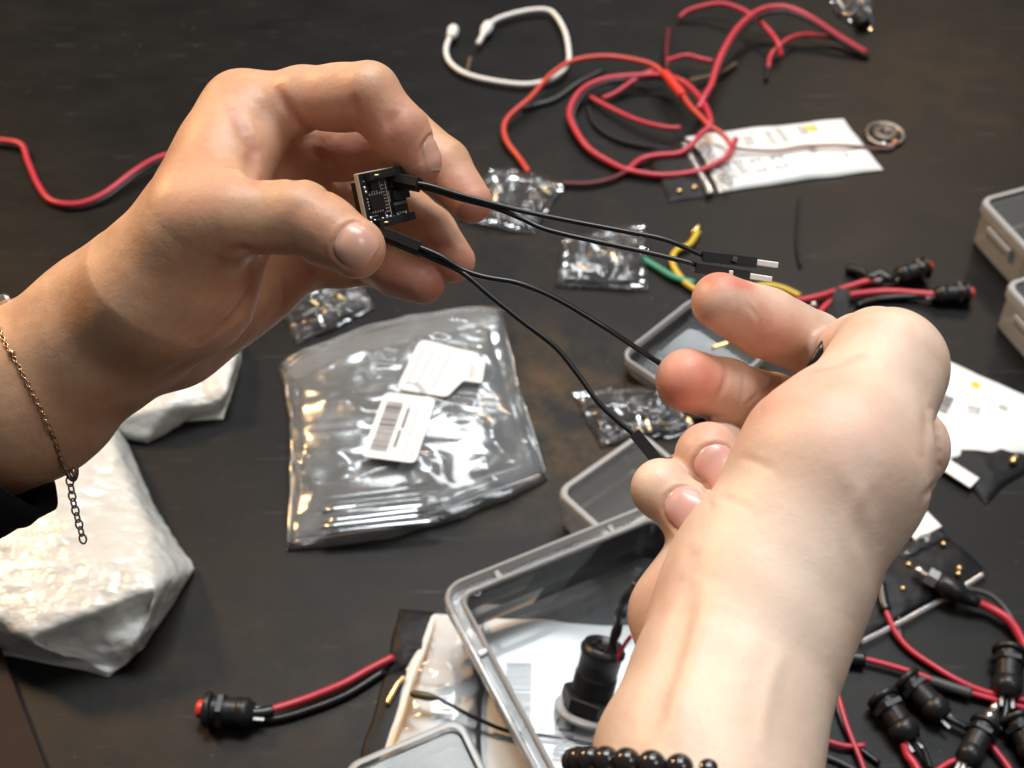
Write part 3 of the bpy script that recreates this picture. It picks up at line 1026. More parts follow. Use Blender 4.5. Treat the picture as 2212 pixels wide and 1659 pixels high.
for (u0, v0, u1, v1) in [(0.565, 0.2, 0.572, 0.92), (0.43, 0.2, 0.436, 0.6), (0.06, 0.14, 0.5, 0.147), (0.60, 0.40, 0.607, 0.60), (0.43, 0.78, 0.436, 0.93), (0.05, 0.80, 0.25, 0.806)]:
    mb.add(*box(bp_((u0 + u1) / 2, (v0 + v1) / 2, 0.02), ex, -ey, -ez, (u1 - u0) * bw, (v1 - v0) * bh, 0.06))
mb.build("silkscreen", M_paper, board, smooth=False)
for i in range(10):
    u = 0.05 + i * 0.095
    V, F = lathe([(0, 0.36), (0.25, 0.30), (0.45, 0.12)], bp_(u, 0.90 - 0.02 * (i % 2)), ez, 10)
    mesh_obj("solder_joint", V, F, M_pin, board)
for (u, v) in [(0.07, 0.26), (0.08, 0.34), (0.07, 0.82), (0.45, 0.86)]:
    V, F = lathe([(0, 0.42), (0.2, 0.36), (0.32, 0.1)], bp_(u, v), ez, 10)
    mesh_obj("solder_joint", V, F, M_pin, board)
for i in range(4):
    chip("passive", 0.68 + i * 0.07, 0.83, 0.715 + i * 0.07, 0.87, 0.4, M_pin)
# right-angle pin headers along the top and bottom of the board
for v in (0.075, 0.955):
    hd = chip("pin_header", 0.10, v - 0.075, 0.98, v + 0.075, 2.3, M_matte)
    for i in range(6):
        a = bp_(0.17 + i * 0.145, v, 1.6); b_ = a + (ex * 0.5 + ez * 0.6) * (2.4 if i == 0 else 1.3)
        V, F = tube(np.array([a, (a + b_) / 2, b_]), 0.26, 6)
        mesh_obj("header_pin", V, F, M_gold if i == 0 else M_matte, hd)

def dupont(name, a, b, w, mat=M_black, up=None, label=None, parent=None):
    """moulded crimp housing from a to b (world mm)"""
    ax = norm(b - a)
    u = AZ if up is None else up
    u = norm(u - ax * (u @ ax)); s = np.cross(u, ax)
    V, F = box((a + b) / 2, ax, s, u, np.linalg.norm(b - a), w, w, 0.18)
    return mesh_obj(name, V, F, mat, parent, smooth=False)

def lead(name, label, pts, r, mat, group="black jumper leads", seg=10, org=None):
    """pts list of (x,y,Z)"""
    P = catmull([wpt(*p) for p in pts], 7)
    root = empty(name, P[0])
    prop(root, label, "lead", group)
    mesh_obj("insulation", *tube(P, r, seg), mat, root)
    return root

# pair of leads to the two pins on the index finger
l1 = lead("jumper_lead", "upper black jumper lead running right to the higher of the two pinned housings",
          [(893, 395, 316), (930, 402, 316), (990, 420, 317), (1068, 441, 318), (1150, 461, 319), (1250, 481, 320), (1350, 500, 320), (1440, 519, 320), (1520, 553, 320)], 0.62, M_rubber)
dupont("housing", wpt(848, 383, 320), wpt(906, 395, 316), 2.3, parent=l1)
dupont("housing", wpt(1517, 554, 320), wpt(1634, 567, 320), 2.55, parent=l1)
mesh_obj("male_pin", *box((wpt(1630, 566, 320) + wpt(1681, 573, 320)) / 2, norm(wpt(1681, 573, 320) - wpt(1630, 566, 320)), norm(np.cross(AZ, norm(wpt(1681, 573, 320) - wpt(1630, 566, 320)))), AZ, 5.6, 1.35, 1.2, 0.2), M_pin, l1, smooth=False)
dupont("latch", wpt(1582, 559, 318.4), wpt(1592, 562, 318.4), 1.2, M_grey, parent=l1)
l2 = lead("jumper_lead", "lower lead of the upper pair, ending in the pinned housing on the fingertip",
          [(893, 402, 317), (935, 410, 317), (990, 428, 318), (1068, 449, 319), (1130, 474, 319), (1180, 496, 318), (1280, 520, 318), (1400, 546, 318), (1505, 572, 318)], 0.62, M_rubber)
dupont("housing", wpt(850, 394, 321), wpt(904, 404, 317.5), 2.2, parent=l2)
dupont("housing", wpt(1502, 579, 318), wpt(1619, 596, 318), 2.55, parent=l2)
mesh_obj("male_pin", *box((wpt(1616, 596, 318) + wpt(1668, 604, 318)) / 2, norm(wpt(1668, 604, 318) - wpt(1616, 596, 318)), norm(np.cross(AZ, norm(wpt(1668, 604, 318) - wpt(1616, 596, 318)))), AZ, 5.6, 1.35, 1.2, 0.2), M_pin, l2, smooth=False)
dupont("contact_window", wpt(1574, 589, 316.6), wpt(1583, 590, 316.6), 1.15, M_pin, parent=l2)
# lower pair
l3 = lead("jumper_lead", "black jumper lead arching over to the middle fingertip of the pale hand",
          [(898, 531, 314), (950, 553, 314), (1000, 583, 314), (1050, 599, 314), (1120, 612, 314), (1200, 644, 315), (1300, 703, 316), (1360, 742, 318), (1430, 788, 321), (1470, 815, 324)], 0.66, M_rubber)
dupont("housing", wpt(826, 500, 316), wpt(909, 534, 314), 2.4, parent=l3)
l4 = lead("jumper_lead", "lowest black jumper lead, ending in a housing at the little finger",
          [(898, 541, 315), (950, 565, 315), (1000, 590, 314), (1060, 640, 313), (1130, 696, 312), (1200, 750, 311), (1250, 811, 310), (1290, 866, 309), (1330, 905, 308), (1372, 940, 307)], 0.66, M_rubber)
dupont("housing", wpt(828, 512, 318), wpt(906, 545, 315.5), 2.3, parent=l4)
dupont("housing", wpt(1370, 935, 307), wpt(1442, 1022, 305), 2.7, parent=l4)
hits = RH.march([(1776, 748), (1766, 766), (1756, 784)])
zl = -hits[:, 2].max() - 0.6
hp = np.array([cpt(1794, 716, zl + 9), cpt(1778, 744, zl + 1.5), cpt(1766, 766, zl), cpt(1752, 790, zl), cpt(1738, 812, zl + 2), cpt(1722, 836, zl + 12)])
P5 = catmull(c2w(hp), 7)
l5 = empty("short_lead", P5[0])
prop(l5, "short black lead pinched between thumb and index of the pale hand", "lead", "black jumper leads")
mesh_obj("insulation", *tube(P5, 0.9, 10), M_rubber, l5)

# ------------------------------------------------------------------ sleeve and chain bracelet on the left arm
SL = []
axL = norm(cpt(-260, 1010, 345) - cpt(60, 850, 338))
cen = cpt(-28, 945, 340)
e1 = norm(cpt(117, 1098, 338) - cen); e1l = np.linalg.norm(cpt(117, 1098, 338) - cen)
e2 = np.array([0, 0, 1.0])
rings = []
nseg = 72
for k, t in enumerate(np.linspace(0, 170, 40)):
    g = 1 + 0.14 * t / 170
    a = np.linspace(0, 2 * np.pi, nseg, endpoint=False)
    wr = 0.7 * np.sin(3 * a + t * 0.16) + 0.6 * np.sin(5 * a - t * 0.23 + 1.0) + (1.1 if 5 < t < 11 else 0)
    ring = cen + axL * t + np.cos(a)[:, None] * e1 * (e1l * g + wr[:, None]) + np.sin(a)[:, None] * e2 * (23.5 * g + wr[:, None])
    rings.append(ring)
inner = [cen + (r - cen) * 1.0 for r in ()]
V = np.concatenate(rings)
hem = rings[0] + axL * 6 + 0  # turned-in hem
hem = (hem - cen) * 0.93 + cen
V = np.concatenate([hem, V])
F = []
for i in range(40):
    for k in range(nseg):
        k2 = (k + 1) % nseg
        F.append((i * nseg + k, (i + 1) * nseg + k, (i + 1) * nseg + k2, i * nseg + k2))
sleeve = mesh_obj("sleeve", c2w(V), F, M_cloth, left_hand)

# chain: follows the skin on the near side and closes round the back
front = LH.march([(-30, 672), (-8, 700), (0, 714), (15, 746), (27, 765), (49, 803), (68, 842), (92, 890), (112, 935)])
gr = LH.grad(front, 0.5); gr /= np.linalg.norm(gr, axis=1)[:, None]
front = front + gr * 0.45
low = cpt(150, 1004, 336)
axis_a, axis_b = cpt(60, 850, 338), cpt(240, 708, 332)
back = []
for p in front[::-1][1:-1:2]:
    t = (p - axis_a) @ (axis_b - axis_a) / ((axis_b - axis_a) @ (axis_b - axis_a))
    c0 = axis_a + t * (axis_b - axis_a)
    back.append(2 * c0 - p)
loop = catmull(np.concatenate([front, [low], np.array(back)]), 26, closed=True)
brace = empty("chain_bracelet", c2w(low))
prop(brace, "thin rose gold chain bracelet round the left wrist with a dangling extender", "bracelet")
L = np.concatenate([[0], np.cumsum(np.linalg.norm(np.diff(loop, axis=0), axis=1))])
mb = MB()
s = 0.0; q = 0
T0 = np.gradient(loop, axis=0); T0 /= np.linalg.norm(T0, axis=1)[:, None]
while s < L[-1]:
    i = min(int(np.searchsorted(L, s)), len(loop) - 1)
    p, t = loop[i], T0[i]
    n = norm(np.cross(t, [0.3, 0.2, 1.0])); b = np.cross(t, n)
    u = n if q % 2 else b
    a = np.linspace(0, 2 * np.pi, 9, endpoint=False)
    ringp = p + np.cos(a)[:, None] * t * 0.75 + np.sin(a)[:, None] * u * 0.45
    mb.add(*tube(c2w(ringp), 0.17, 5, closed=True))
    s += 1.12; q += 1
mb.build("chain", M_goldchain, brace)
for (t_, col) in ((0.12, 0),):
    c0 = LH.march([(27, 763)])[0]
    mesh_obj("bead", *lathe([(-0.9, 0.2), (-0.5, 0.8), (0, 1.0), (0.5, 0.8), (0.9, 0.2)], c2w(c0) + AZ * 0.5, ex, 12), M_goldchain, brace)
V, F = lathe([(-2.2, 0.6), (-1.6, 1.5), (0, 1.9), (1.6, 1.5), (2.2, 0.6)], wpt(6, 652, 331), np.array([0.8, 0.3, 0.4]), 8)
mesh_obj("ornament", V, F, M_steel, brace, smooth=False)
# clasp
cl = [(150, 1000), (145, 1015), (150, 1030), (160, 1036), (165, 1022), (162, 1006)]
mesh_obj("clasp", *tube(catmull([wpt(x, y, 336) for x, y in cl], 5, closed=True), 0.62, 8, closed=True), M_chain, brace)
mesh_obj("clasp_lever", *lathe([(0, 0.3), (0.5, 0.7), (1.5, 0.6), (2.4, 0.2)], wpt(157, 1010, 335), wpt(160, 1030, 335) - wpt(157, 1010, 335), 10), M_goldchain, brace)
lk = [(151, 1040), (154, 1056), (156, 1072), (159, 1087), (163, 1103), (167, 1118), (171, 1133), (175, 1148), (179, 1164)]
for i, (x, y) in enumerate(lk):
    c0, t = wpt(x, y, 336), norm(wpt(x + 4, y + 16, 336) - wpt(x, y, 336))
    u = norm(np.cross(t, AZ)) * (0.95 if i % 2 == 0 else 0.45) + AZ * (0.25 if i % 2 == 0 else 0.8) * (1 - 0.03 * i)
    a = np.linspace(0, 2 * np.pi, 14, endpoint=False)
    ringp = c0 + np.cos(a)[:, None] * t * 1.25 + np.sin(a)[:, None] * u * 0.85
    mesh_obj("link", *tube(ringp, 0.24, 6, closed=True), M_chain, brace)

# ------------------------------------------------------------------ bead bracelet on the right wrist
bb = empty("bead_bracelet", wpt(1500, 1690, 240))
prop(bb, "shiny black stone bead bracelet round the wrist at the bottom edge", "bracelet")
cB = cpt(1506, 1686, 243)
eB1 = norm(np.array([1.0, -0.12, 0.05])); eB2 = norm(np.array([-0.25, 0.36, 0.90]))
NB = 29
beadV, beadF = None, None
bm = bmesh.new(); bmesh.ops.create_uvsphere(bm, u_segments=24, v_segments=14, radius=1.0)
bm.verts.index_update()
sphV = np.array([v.co[:] for v in bm.verts]); sphF = [[v.index for v in f.verts] for f in bm.faces]; bm.free()
for i in range(NB):
    a = 2 * math.pi * (i + 0.3) / NB
    p = cB + 22.0 * (math.cos(a) * eB1 + math.sin(a) * eB2)
    mesh_obj("bead", sphV * 2.5 + c2w(p), sphF, M_bead, bb)

# ------------------------------------------------------------------ things lying on the bench
UP = np.array([0, 0, 1.0])
M_film = film("clear_bag_film", haze=0.06, rough=0.14, gloss=0.9)
M_zip = film("zip_bag_film", haze=0.28, rough=0.12, hazecol=(0.64, 0.68, 0.70), gloss=0.9)
M_zipedge = film("zip_bag_seal", haze=0.42, rough=0.25, hazecol=(0.60, 0.62, 0.63), gloss=0.5)
M_clearbox = film("clear_box_plastic", haze=0.06, rough=0.05, hazecol=(0.8, 0.84, 0.88), gloss=0.5)
M_clearrim = film("clear_box_rim", haze=0.55, rough=0.09, hazecol=(0.93, 0.95, 0.97), gloss=0.9)
M_frost = film("frosted_box_plastic", haze=0.55, rough=0.2, hazecol=(0.93, 0.95, 0.95), gloss=0.6)
M_frostrim = film("frosted_box_rim", haze=0.62, rough=0.22, hazecol=(0.93, 0.95, 0.95), gloss=0.6)
M_panel = film("clear_lid_panel", haze=0.13, rough=0.12, hazecol=(0.82, 0.86, 0.88), gloss=0.6)
M_pouchwhite = plain("white_pouch_print", (0.74, 0.76, 0.76), 0.32, spec=0.5, bump=0.10, bscale=120)
M_antistatic = plain("black_antistatic_film", (0.009, 0.009, 0.010), 0.5, spec=0.2, bump=0.15, bscale=140)
M_dull = plain("dull_terminal", (0.30, 0.29, 0.28), 0.45, metal=0.8)
M_silver = plain("silver_tube", (0.66, 0.70, 0.72), 0.22, metal=0.9)

def polyline_tube(pts, r, n=7, seg=10, flat=1.0):
    """pts (x,y,z) : picture position and height above the bench"""
    P = catmull([tab(*p) for p in pts], n)
    return tube(P, r, seg, flat=flat)

def wire(name, label, pts, r, mat, group=None, cat="wire", n=7, flat=1.0):
    V, F = polyline_tube(pts, r, n, flat=flat)
    o = mesh_obj(name, V, F, mat)
    return prop(o, label, cat, group)

# ---- pouches
class Sheet:
    """puffed pouch over four table corners TL,TR,BR,BL given as (x,y[,z])"""
    def __init__(self, corners, puff, wrinkle=0.0, wscale=9.0, seed=1, edge=(0, 0, 0, 0), pw=0.55, flatten=None, base=0.6, ridge=None):
        self.c = [tab(*c) for c in corners]
        self.puff, self.wr, self.ws, self.seed, self.edge, self.pw, self.base = puff, wrinkle, wscale, seed, edge, pw, base
        self.ridge = ridge
    def at(self, u, v, lift=0.0):
        u = np.asarray(u, float).ravel(); v = np.asarray(v, float).ravel()
        c = self.c
        P = ((1 - u) * (1 - v))[:, None] * c[0] + (u * (1 - v))[:, None] * c[1] + (u * v)[:, None] * c[2] + ((1 - u) * v)[:, None] * c[3]
        # outward bow of the four edges (top, right, bottom, left), as a share of the size
        t, r, b, l = self.edge
        ex_ = c[1] - c[0]; ey_ = c[3] - c[0]
        P = P - ey_ * (t * 4 * u * (1 - u) * (1 - v))[:, None] + ey_ * (b * 4 * u * (1 - u) * v)[:, None]
        P = P + ex_ * (r * 4 * v * (1 - v) * u)[:, None] - ex_ * (l * 4 * v * (1 - v) * (1 - u))[:, None]
        # ragged outline
        Q = np.stack([P[:, 0], P[:, 1], np.zeros(len(P))], 1)
        P = P + 0.9 * (self.wr > 0) * np.stack([vnoise(Q, 11.0, self.seed + 7), vnoise(Q, 12.0, self.seed + 8), np.zeros(len(P))], 1)
        prof = (np.clip(4 * u * (1 - u), 0, 1) ** self.pw) * (np.clip(4 * v * (1 - v), 0, 1) ** self.pw)
        z = self.puff * prof
        if self.wr:
            w = 1 - np.abs(vnoise(Q, self.ws, self.seed))
            w2 = 1 - np.abs(vnoise(Q * np.array([1.0, 1.7, 1]), self.ws * 0.45, self.seed + 1))
            w3 = vnoise(Q, self.ws * 2.2, self.seed + 2)
            z = z + self.wr * (0.9 * w ** 2 + 0.28 * w2 ** 2 + 0.8 * w3) * np.clip(prof * 2.5, 0.10, 1)
        P = P.copy()
        P[:, 2] += self.base + np.maximum(z, 0.0) + lift
        return P
    def mesh(self, n=40, m=40):
        g = np.stack(np.meshgrid(np.linspace(0, 1, n), np.linspace(0, 1, m)), -1).reshape(-1, 2)
        T = self.at(g[:, 0], g[:, 1])
        B = T.copy()
        rim = (g[:, 0] == 0) | (g[:, 0] == 1) | (g[:, 1] == 0) | (g[:, 1] == 1)
        B[:, 2] = np.where(rim, T[:, 2] - 0.15, 0.25 + 0.15 * (T[:, 2] - self.base))
        F = []
        for j in range(m - 1):
            for i in range(n - 1):
                a = j * n + i
                F.append((a, a + n, a + n + 1, a + 1))
        return T, B, F, n, m
    def patch(self, u0, v0, u1, v1, lift, n=8, quad=None):
        """a printed patch lying on the sheet; quad = four (u,v) corners instead of a rectangle"""
        g = np.stack(np.meshgrid(np.linspace(0, 1, n), np.linspace(0, 1, n)), -1).reshape(-1, 2)
        if quad is None:
            u = u0 + (u1 - u0) * g[:, 0]; v = v0 + (v1 - v0) * g[:, 1]
        else:
            q = np.asarray(quad, float)
            uv = ((1 - g[:, :1]) * (1 - g[:, 1:])) * q[0] + (g[:, :1] * (1 - g[:, 1:])) * q[1] + (g[:, :1] * g[:, 1:]) * q[2] + ((1 - g[:, :1]) * g[:, 1:]) * q[3]
            u, v = uv[:, 0], uv[:, 1]
        P = self.at(u, v, lift)
        F = [(j * n + i, (j + 1) * n + i, (j + 1) * n + i + 1, j * n + i + 1) for j in range(n - 1) for i in range(n - 1)]
        return P, F

def uv_grid(sheet, n=160):
    g = np.stack(np.meshgrid(np.linspace(0, 1, n), np.linspace(0, 1, n)), -1).reshape(-1, 2)
    C = (sheet.at(g[:, 0], g[:, 1]) - cam_pos) @ ROT
    px = np.stack([C[:, 0] / -C[:, 2] * FPX + PW / 2, PH / 2 - C[:, 1] / -C[:, 2] * FPX], 1)
    return g, px

def on_sheet(sheet, pts, lift):
    """points of the sheet seen at picture positions"""
    if not hasattr(sheet, "_g"):
        sheet._g = uv_grid(sheet)
    g, px = sheet._g
    out = []
    for x, y in pts:
        d = (px[:, 0] - x) ** 2 + (px[:, 1] - y) ** 2
        ix = np.argsort(d)[:4]
        w = 1 / (d[ix] + 1e-3)
        out.append((g[ix] * w[:, None]).sum(0) / w.sum())
    out = np.array(out)
    return sheet.at(out[:, 0], out[:, 1], lift)

def pouch(name, label, cat, sheet, mat, group=None, n=44, m=44, bottom=True):
    T, B, F, n, m = sheet.mesh(n, m)
    root = empty(name, [T[:, 0].mean(), T[:, 1].mean(), 0.0])
    prop(root, label, cat, group)
    mesh_obj("top_film", T, F, mat, root)
    if bottom:
        mesh_obj("bottom_film", B, [f[::-1] for f in F], mat, root)
    return root

def stiff_label(center_px, z, quad_px, mat, name, parent, thick=0.25, r=0.12, n=5):
    """flat label, corners in picture coordinates at height z, rounded"""
    P = np.array([tab(x, y, z) for x, y in quad_px])
    out = []
    k = len(P)
    for i in range(k):
        a, b, c = P[i - 1], P[i], P[(i + 1) % k]
        rr = min(np.linalg.norm(a - b), np.linalg.norm(c - b)) * r
        p0 = b + norm(a - b) * rr; p1 = b + norm(c - b) * rr
        for t in np.linspace(0, 1, n):
            out.append((1 - t) ** 2 * p0 + 2 * t * (1 - t) * b + t * t * p1)
    out = np.array(out); m_ = len(out)
    V = np.concatenate([out + UP * thick, out])
    F = [tuple(range(m_)), tuple(range(2 * m_ - 1, m_ - 1, -1))] + [(i, i + m_, (i + 1) % m_ + m_, (i + 1) % m_) for i in range(m_)]
    # make the top face look upwards
    nrm = np.cross(out[m_ // 3] - out[0], out[2 * m_ // 3] - out[0])
    if nrm[2] < 0:
        F = [f[::-1] for f in F]
    return mesh_obj(name, V, F, mat, parent, smooth=False)

def quad_lerp(q, u, v):
    q = np.asarray(q, float)
    return (1 - u) * (1 - v) * q[0] + u * (1 - v) * q[1] + u * v * q[2] + (1 - u) * v * q[3]

def print_strips(quad_px, z, rects, mat, name, parent):
    """flat print: rects (u0,v0,u1,v1) in the label's own square"""
    mb = MB()
    for (u0, v0, u1, v1) in rects:
        P = [tab(*quad_lerp(quad_px, u, v), z) for u, v in ((u0, v0), (u1, v0), (u1, v1), (u0, v1))]
        P = np.array(P)
        nrm = np.cross(P[1] - P[0], P[2] - P[0])
        mb.add(P, [(0, 1, 2, 3) if nrm[2] > 0 else (3, 2, 1, 0)])
    return mb.build(name, mat, parent, smooth=False)

def barcode(seed, v0, v1, u0, u1):
    random.seed(seed)
    out = []; v = v0
    while v < v1:
        w = random.choice([0.006, 0.008, 0.012, 0.020, 0.026])
        out.append((u0, v, u1, min(v + w, v1)))
        v += w + random.choice([0.006, 0.008, 0.012, 0.016])
    return out

def lettering(text, parent, a, b, up_hint, size, mat, z):
    """raised print of real letters from point a towards b"""
    cu = bpy.data.curves.new("lettering", 'FONT')
    cu.body = text
    cu.size = (np.linalg.norm(b - a) / 4.2) * MM
    cu.extrude = 0.00002
    cu.offset = 0.00012
    tmp = bpy.data.objects.new("lettering_curve", cu)
    COL.objects.link(tmp)
    me = bpy.data.meshes.new_from_object(tmp.evaluated_get(bpy.context.evaluated_depsgraph_get()))
    bpy.data.objects.remove(tmp)
    o = bpy.data.objects.new("lettering", me)
    COL.objects.link(o)
    me.materials.clear(); me.materials.append(mat)
    x = norm(b - a); zz = UP; y = norm(np.cross(zz, x))
    zz = np.cross(x, y)
    org = np.array(parent["_org"], float)
    M = Matrix(((x[0], y[0], zz[0], (a[0] - org[0]) * MM), (x[1], y[1], zz[1], (a[1] - org[1]) * MM), (x[2], y[2], zz[2], (a[2] - org[2]) * MM), (0, 0, 0, 1)))
    o.parent = parent
    o.matrix_local = M
    return o

# ================= zip bag with labels
zs = Sheet([(603, 792), (1086, 668), (1186, 1038), (620, 1192)], 15.0, 2.4, 24.0, 3, edge=(0.07, -0.02, 0.075, -0.035), pw=0.34)
zipbag = pouch("zip_bag", "large clear zip bag with two white labels and metal parts inside", "bag", zs, M_zip, n=80, m=80)
gg = np.linspace(0.015, 0.985, 40)
for nm, vv, rr in (("zip_rib", 0.052, 0.55), ("zip_rib", 0.085, 0.5)):
    mesh_obj(nm, *tube(zs.at(gg, np.full(40, vv), 0.2), rr, 7), M_zipedge, zipbag)
gv = np.linspace(0.0, 1.0, 40)
for uu in (0.012, 0.988):
    mesh_obj("side_seam", *tube(zs.at(np.full(40, uu), gv, 0.05), 0.7, 6, flat=0.4), M_zipedge, zipbag)
mesh_obj("side_seam", *tube(zs.at(gg, np.full(40, 0.988), 0.05), 0.7, 6, flat=0.4), M_zipedge, zipbag)
q1 = [(845, 845), (925, 860), (893, 1000), (780, 985)]
lab1 = [(832, 848), (942, 861), (897, 1001), (780, 986)]
def fit_z(sheet, quad, lift):
    """height at which a stiff label lies on the pouch"""
    return float(np.percentile(on_sheet(sheet, [quad_lerp(quad, u, v) for u in np.linspace(0, 1, 7) for v in np.linspace(0, 1, 7)], 0.0)[:, 2], 88)) + lift
z1 = fit_z(zs, lab1, 0.4)
stiff_label(None, z1, lab1, M_paper, "barcode_label", zipbag)
print_strips(lab1, z1 + 0.42, barcode(3, 0.12, 0.88, 0.10, 0.42), M_ink, "barcode", zipbag)
print_strips(lab1, z1 + 0.42, [(0.52, 0.18, 0.58, 0.50), (0.50, 0.53, 0.56, 0.80)], M_ink, "text_line", zipbag)
print_strips(lab1, z1 + 0.42, [(0.70, 0.16, 0.745, 0.62), (0.69, 0.66, 0.73, 0.86), (0.86, 0.12, 0.90, 0.18), (0.86, 0.82, 0.91, 0.90)], M_inkpale, "text_line", zipbag)
lab2 = [(908, 733), (1020, 762), (1012, 775), (1049, 774), (1041, 828), (1001, 822), (965, 858), (856, 840)]
z2 = fit_z(zs, [(908, 733), (1020, 762), (965, 858), (856, 840)], 0.3)
stiff_label(None, z2, lab2, M_paper, "notched_label", zipbag, r=0.16)
print_strips([(908, 733), (1020, 762), (965, 858), (856, 840)], z2 + 0.42, [(0.12, 0.14, 0.17, 0.86), (0.30, 0.1, 0.35, 0.9), (0.46, 0.12, 0.50, 0.84), (0.62, 0.1, 0.67, 0.86), (0.80, 0.2, 0.84, 0.8)], M_inkpale, "text_line", zipbag)
print_strips([(1005, 782), (1040, 784), (1034, 822), (998, 818)], z2 + 0.42, [(0.35, 0.1, 0.6, 0.9), (0.65, 0.3, 0.8, 0.8)], M_inkpale, "text_line", zipbag)
s_in = Sheet([(640, 822), (1058, 712), (1140, 1010), (650, 1120)], 9.5, 3.6, 19.0, 14, edge=(0.03, 0.0, 0.04, 0.0), pw=0.4, base=0.9)
T, B, F, n, m = s_in.mesh(70, 70)
M_shield = plain("shielding_film", (0.36, 0.38, 0.39), 0.24, metal=0.92, bump=0.12, bscale=90)
prop(mesh_obj("shielding_bag", T, F, M_shield), "crumpled silver grey shielding bag inside the zip bag", "bag")
for i in range(7):
    y = 1072 + i * 11
    x0 = 690 + (i * 37) % 23
    y += (i * 29) % 7 - 3
    V, F = polyline_tube([(x0, y + 10, 8.5 + (i % 3)), (x0 + 120, y - 4, 9.5 + (i % 2)), (x0 + 205 + (i * 53) % 40, y - 16, 9)], 0.85, 4, 8)
    prop(mesh_obj("silver_tube", V, F, M_silver), "silver tube lying in the bundle at the near end of the zip bag", "tube", "silver tubes inside the zip bag")
# ================= small clear bags of parts
def parts_bag(label, corners, seed, puff=6.0, dark=True, wr=2.2, ws=7.0, mat=None):
    s = Sheet(corners, puff, wr, ws, seed, pw=0.4)
    r = pouch("parts_bag", label, "bag", s, mat or M_film, "small clear parts bags on the bench", n=56, m=56)
    if dark:
        s2 = Sheet(corners, puff * 0.35, 0.8, ws, seed + 3, pw=0.5, base=0.35)
        T, B, F, n, m = s2.mesh(24, 24)
        g = np.stack(np.meshgrid(np.linspace(0, 1, 24), np.linspace(0, 1, 24)), -1).reshape(-1, 2)
        T = s2.at(0.08 + 0.84 * g[:, 0], 0.10 + 0.8 * g[:, 1])
        mesh_obj("dark_insert", T, F, M_antistatic, r)
        rng = random.Random(seed)
        for i in range(7):
            u, v = rng.uniform(0.15, 0.85), rng.uniform(0.15, 0.85)
            c0 = s2.at([u], [v])[0] + UP * 1.0
            d0 = norm(np.array([rng.uniform(-1, 1), rng.uniform(-1, 1), 0.15]))
            mesh_obj("glint_bar", *box(c0, d0, norm(np.cross(UP, d0)), np.cross(d0, norm(np.cross(UP, d0))), rng.uniform(3, 8), 1.3, 0.9, 0.2), M_gold if i % 2 else M_steel, r, smooth=False)  # gold and steel bits added to stand for the bag's glints
    return r, s
parts_bag("clear parts bag just right of the middle fingertip", [(1062, 368), (1222, 404), (1152, 508), (985, 478)], 31)
parts_bag("clear parts bag below the two long leads, beside the green wire", [(1212, 522), (1396, 488), (1402, 632), (1200, 622)], 41)
parts_bag("clear parts bag between the lower lead and the middle fingertip", [(1236, 850), (1440, 838), (1512, 940), (1296, 968)], 51)
parts_bag("clear parts bag above the zip bag, half hidden by the left hand", [(600, 640), (765, 590), (812, 668), (640, 750)], 61, wr=2.6)
parts_bag("crumpled grey bag at the far top right", [(1775, -25), (1890, -30), (1885, 70), (1812, 40)], 71, dark=True)

# ================= white cable loop
wc = empty("white_cable", tab(1000, 150))
prop(wc, "white cable bent in a loop with two white plugs", "cable")
P = [(979, 66, 5), (966, 95, 4), (964, 116, 3), (974, 137, 3), (1003, 158, 3), (1051, 172, 3), (1122, 182, 3), (1168, 178, 3), (1206, 162, 4), (1226, 138, 5), (1229, 115, 5), (1221, 70, 5), (1200, 33, 4), (1178, 21, 4), (1134, 24, 4), (1082, 38, 4), (1056, 52, 5)]
mesh_obj("cord", *polyline_tube(P, 1.45), M_white, wc)
mesh_obj("plug", *lathe([(0, 1.5), (2, 2.9), (8, 3.4), (10.5, 2.6), (11, 0.8)], tab(974, 82, 5), tab(988, 36, 5) - tab(974, 82, 5), 16), M_white, wc)
mesh_obj("plug", *lathe([(0, 1.6), (2, 3.1), (6, 3.5), (11, 2.6), (12, 1.6), (22, 1.5), (22.5, 0.7)], tab(1058, 50, 5), tab(1014, 128, 5) - tab(1058, 50, 5), 16), M_white, wc)
mesh_obj("bare_end", *polyline_tube([(1016, 124, 5), (1012, 143, 3), (1008, 160, 2.5)], 1.0), M_brown, wc)

# ================= red wires
RG = "red wires tangled on the bench"
wire("red_wire", "long red wire leaving behind the left hand to the left edge", [(-40, 300, 4), (0, 303, 4), (45, 312, 4), (60, 348, 3), (80, 395, 3), (105, 430, 3), (140, 441, 3), (182, 438, 3), (230, 416, 4), (290, 371, 6), (340, 342, 8), (395, 328, 8), (455, 318, 6)], 1.57, M_red, RG)
wire("red_wire", "red wire forming the large ring in the tangle", [(1590, 300, 9), (1578, 326, 8), (1560, 346, 6), (1506, 370, 4), (1431, 379, 3), (1361, 369, 3), (1320, 352, 3), (1271, 320, 4), (1238, 272, 5), (1231, 237, 6), (1256, 195, 7), (1306, 171, 8), (1381, 163, 8), (1432, 163, 9), (1476, 177, 10), (1511, 210, 11), (1531, 246, 12), (1534, 272, 12), (1516, 288, 10), (1497, 310, 7), (1468, 331, 5), (1421, 336, 4), (1384, 345, 3), (1352, 372, 3)], 1.67, M_red, RG)
wire("red_wire", "tall red wire looping up to the top right and down to a point", [(1872, 115, 3), (1812, 79, 8), (1747, 36, 14), (1697, 16, 16), (1656, 18, 16), (1625, 32, 16), (1591, 64, 16), (1565, 106, 16), (1549, 142, 15), (1537, 182, 14), (1523, 208, 13), (1508, 236, 10)], 1.80, M_red, RG)
wire("red_wire", "short red wire arching under the tall loop at the top right", [(1866, 112, 2.6), (1812, 86, 4), (1747, 75, 6), (1708, 82, 7), (1686, 97, 7), (1676, 106, 6), (1664, 122, 4), (1660, 147, 3)], 1.33, M_red, RG)
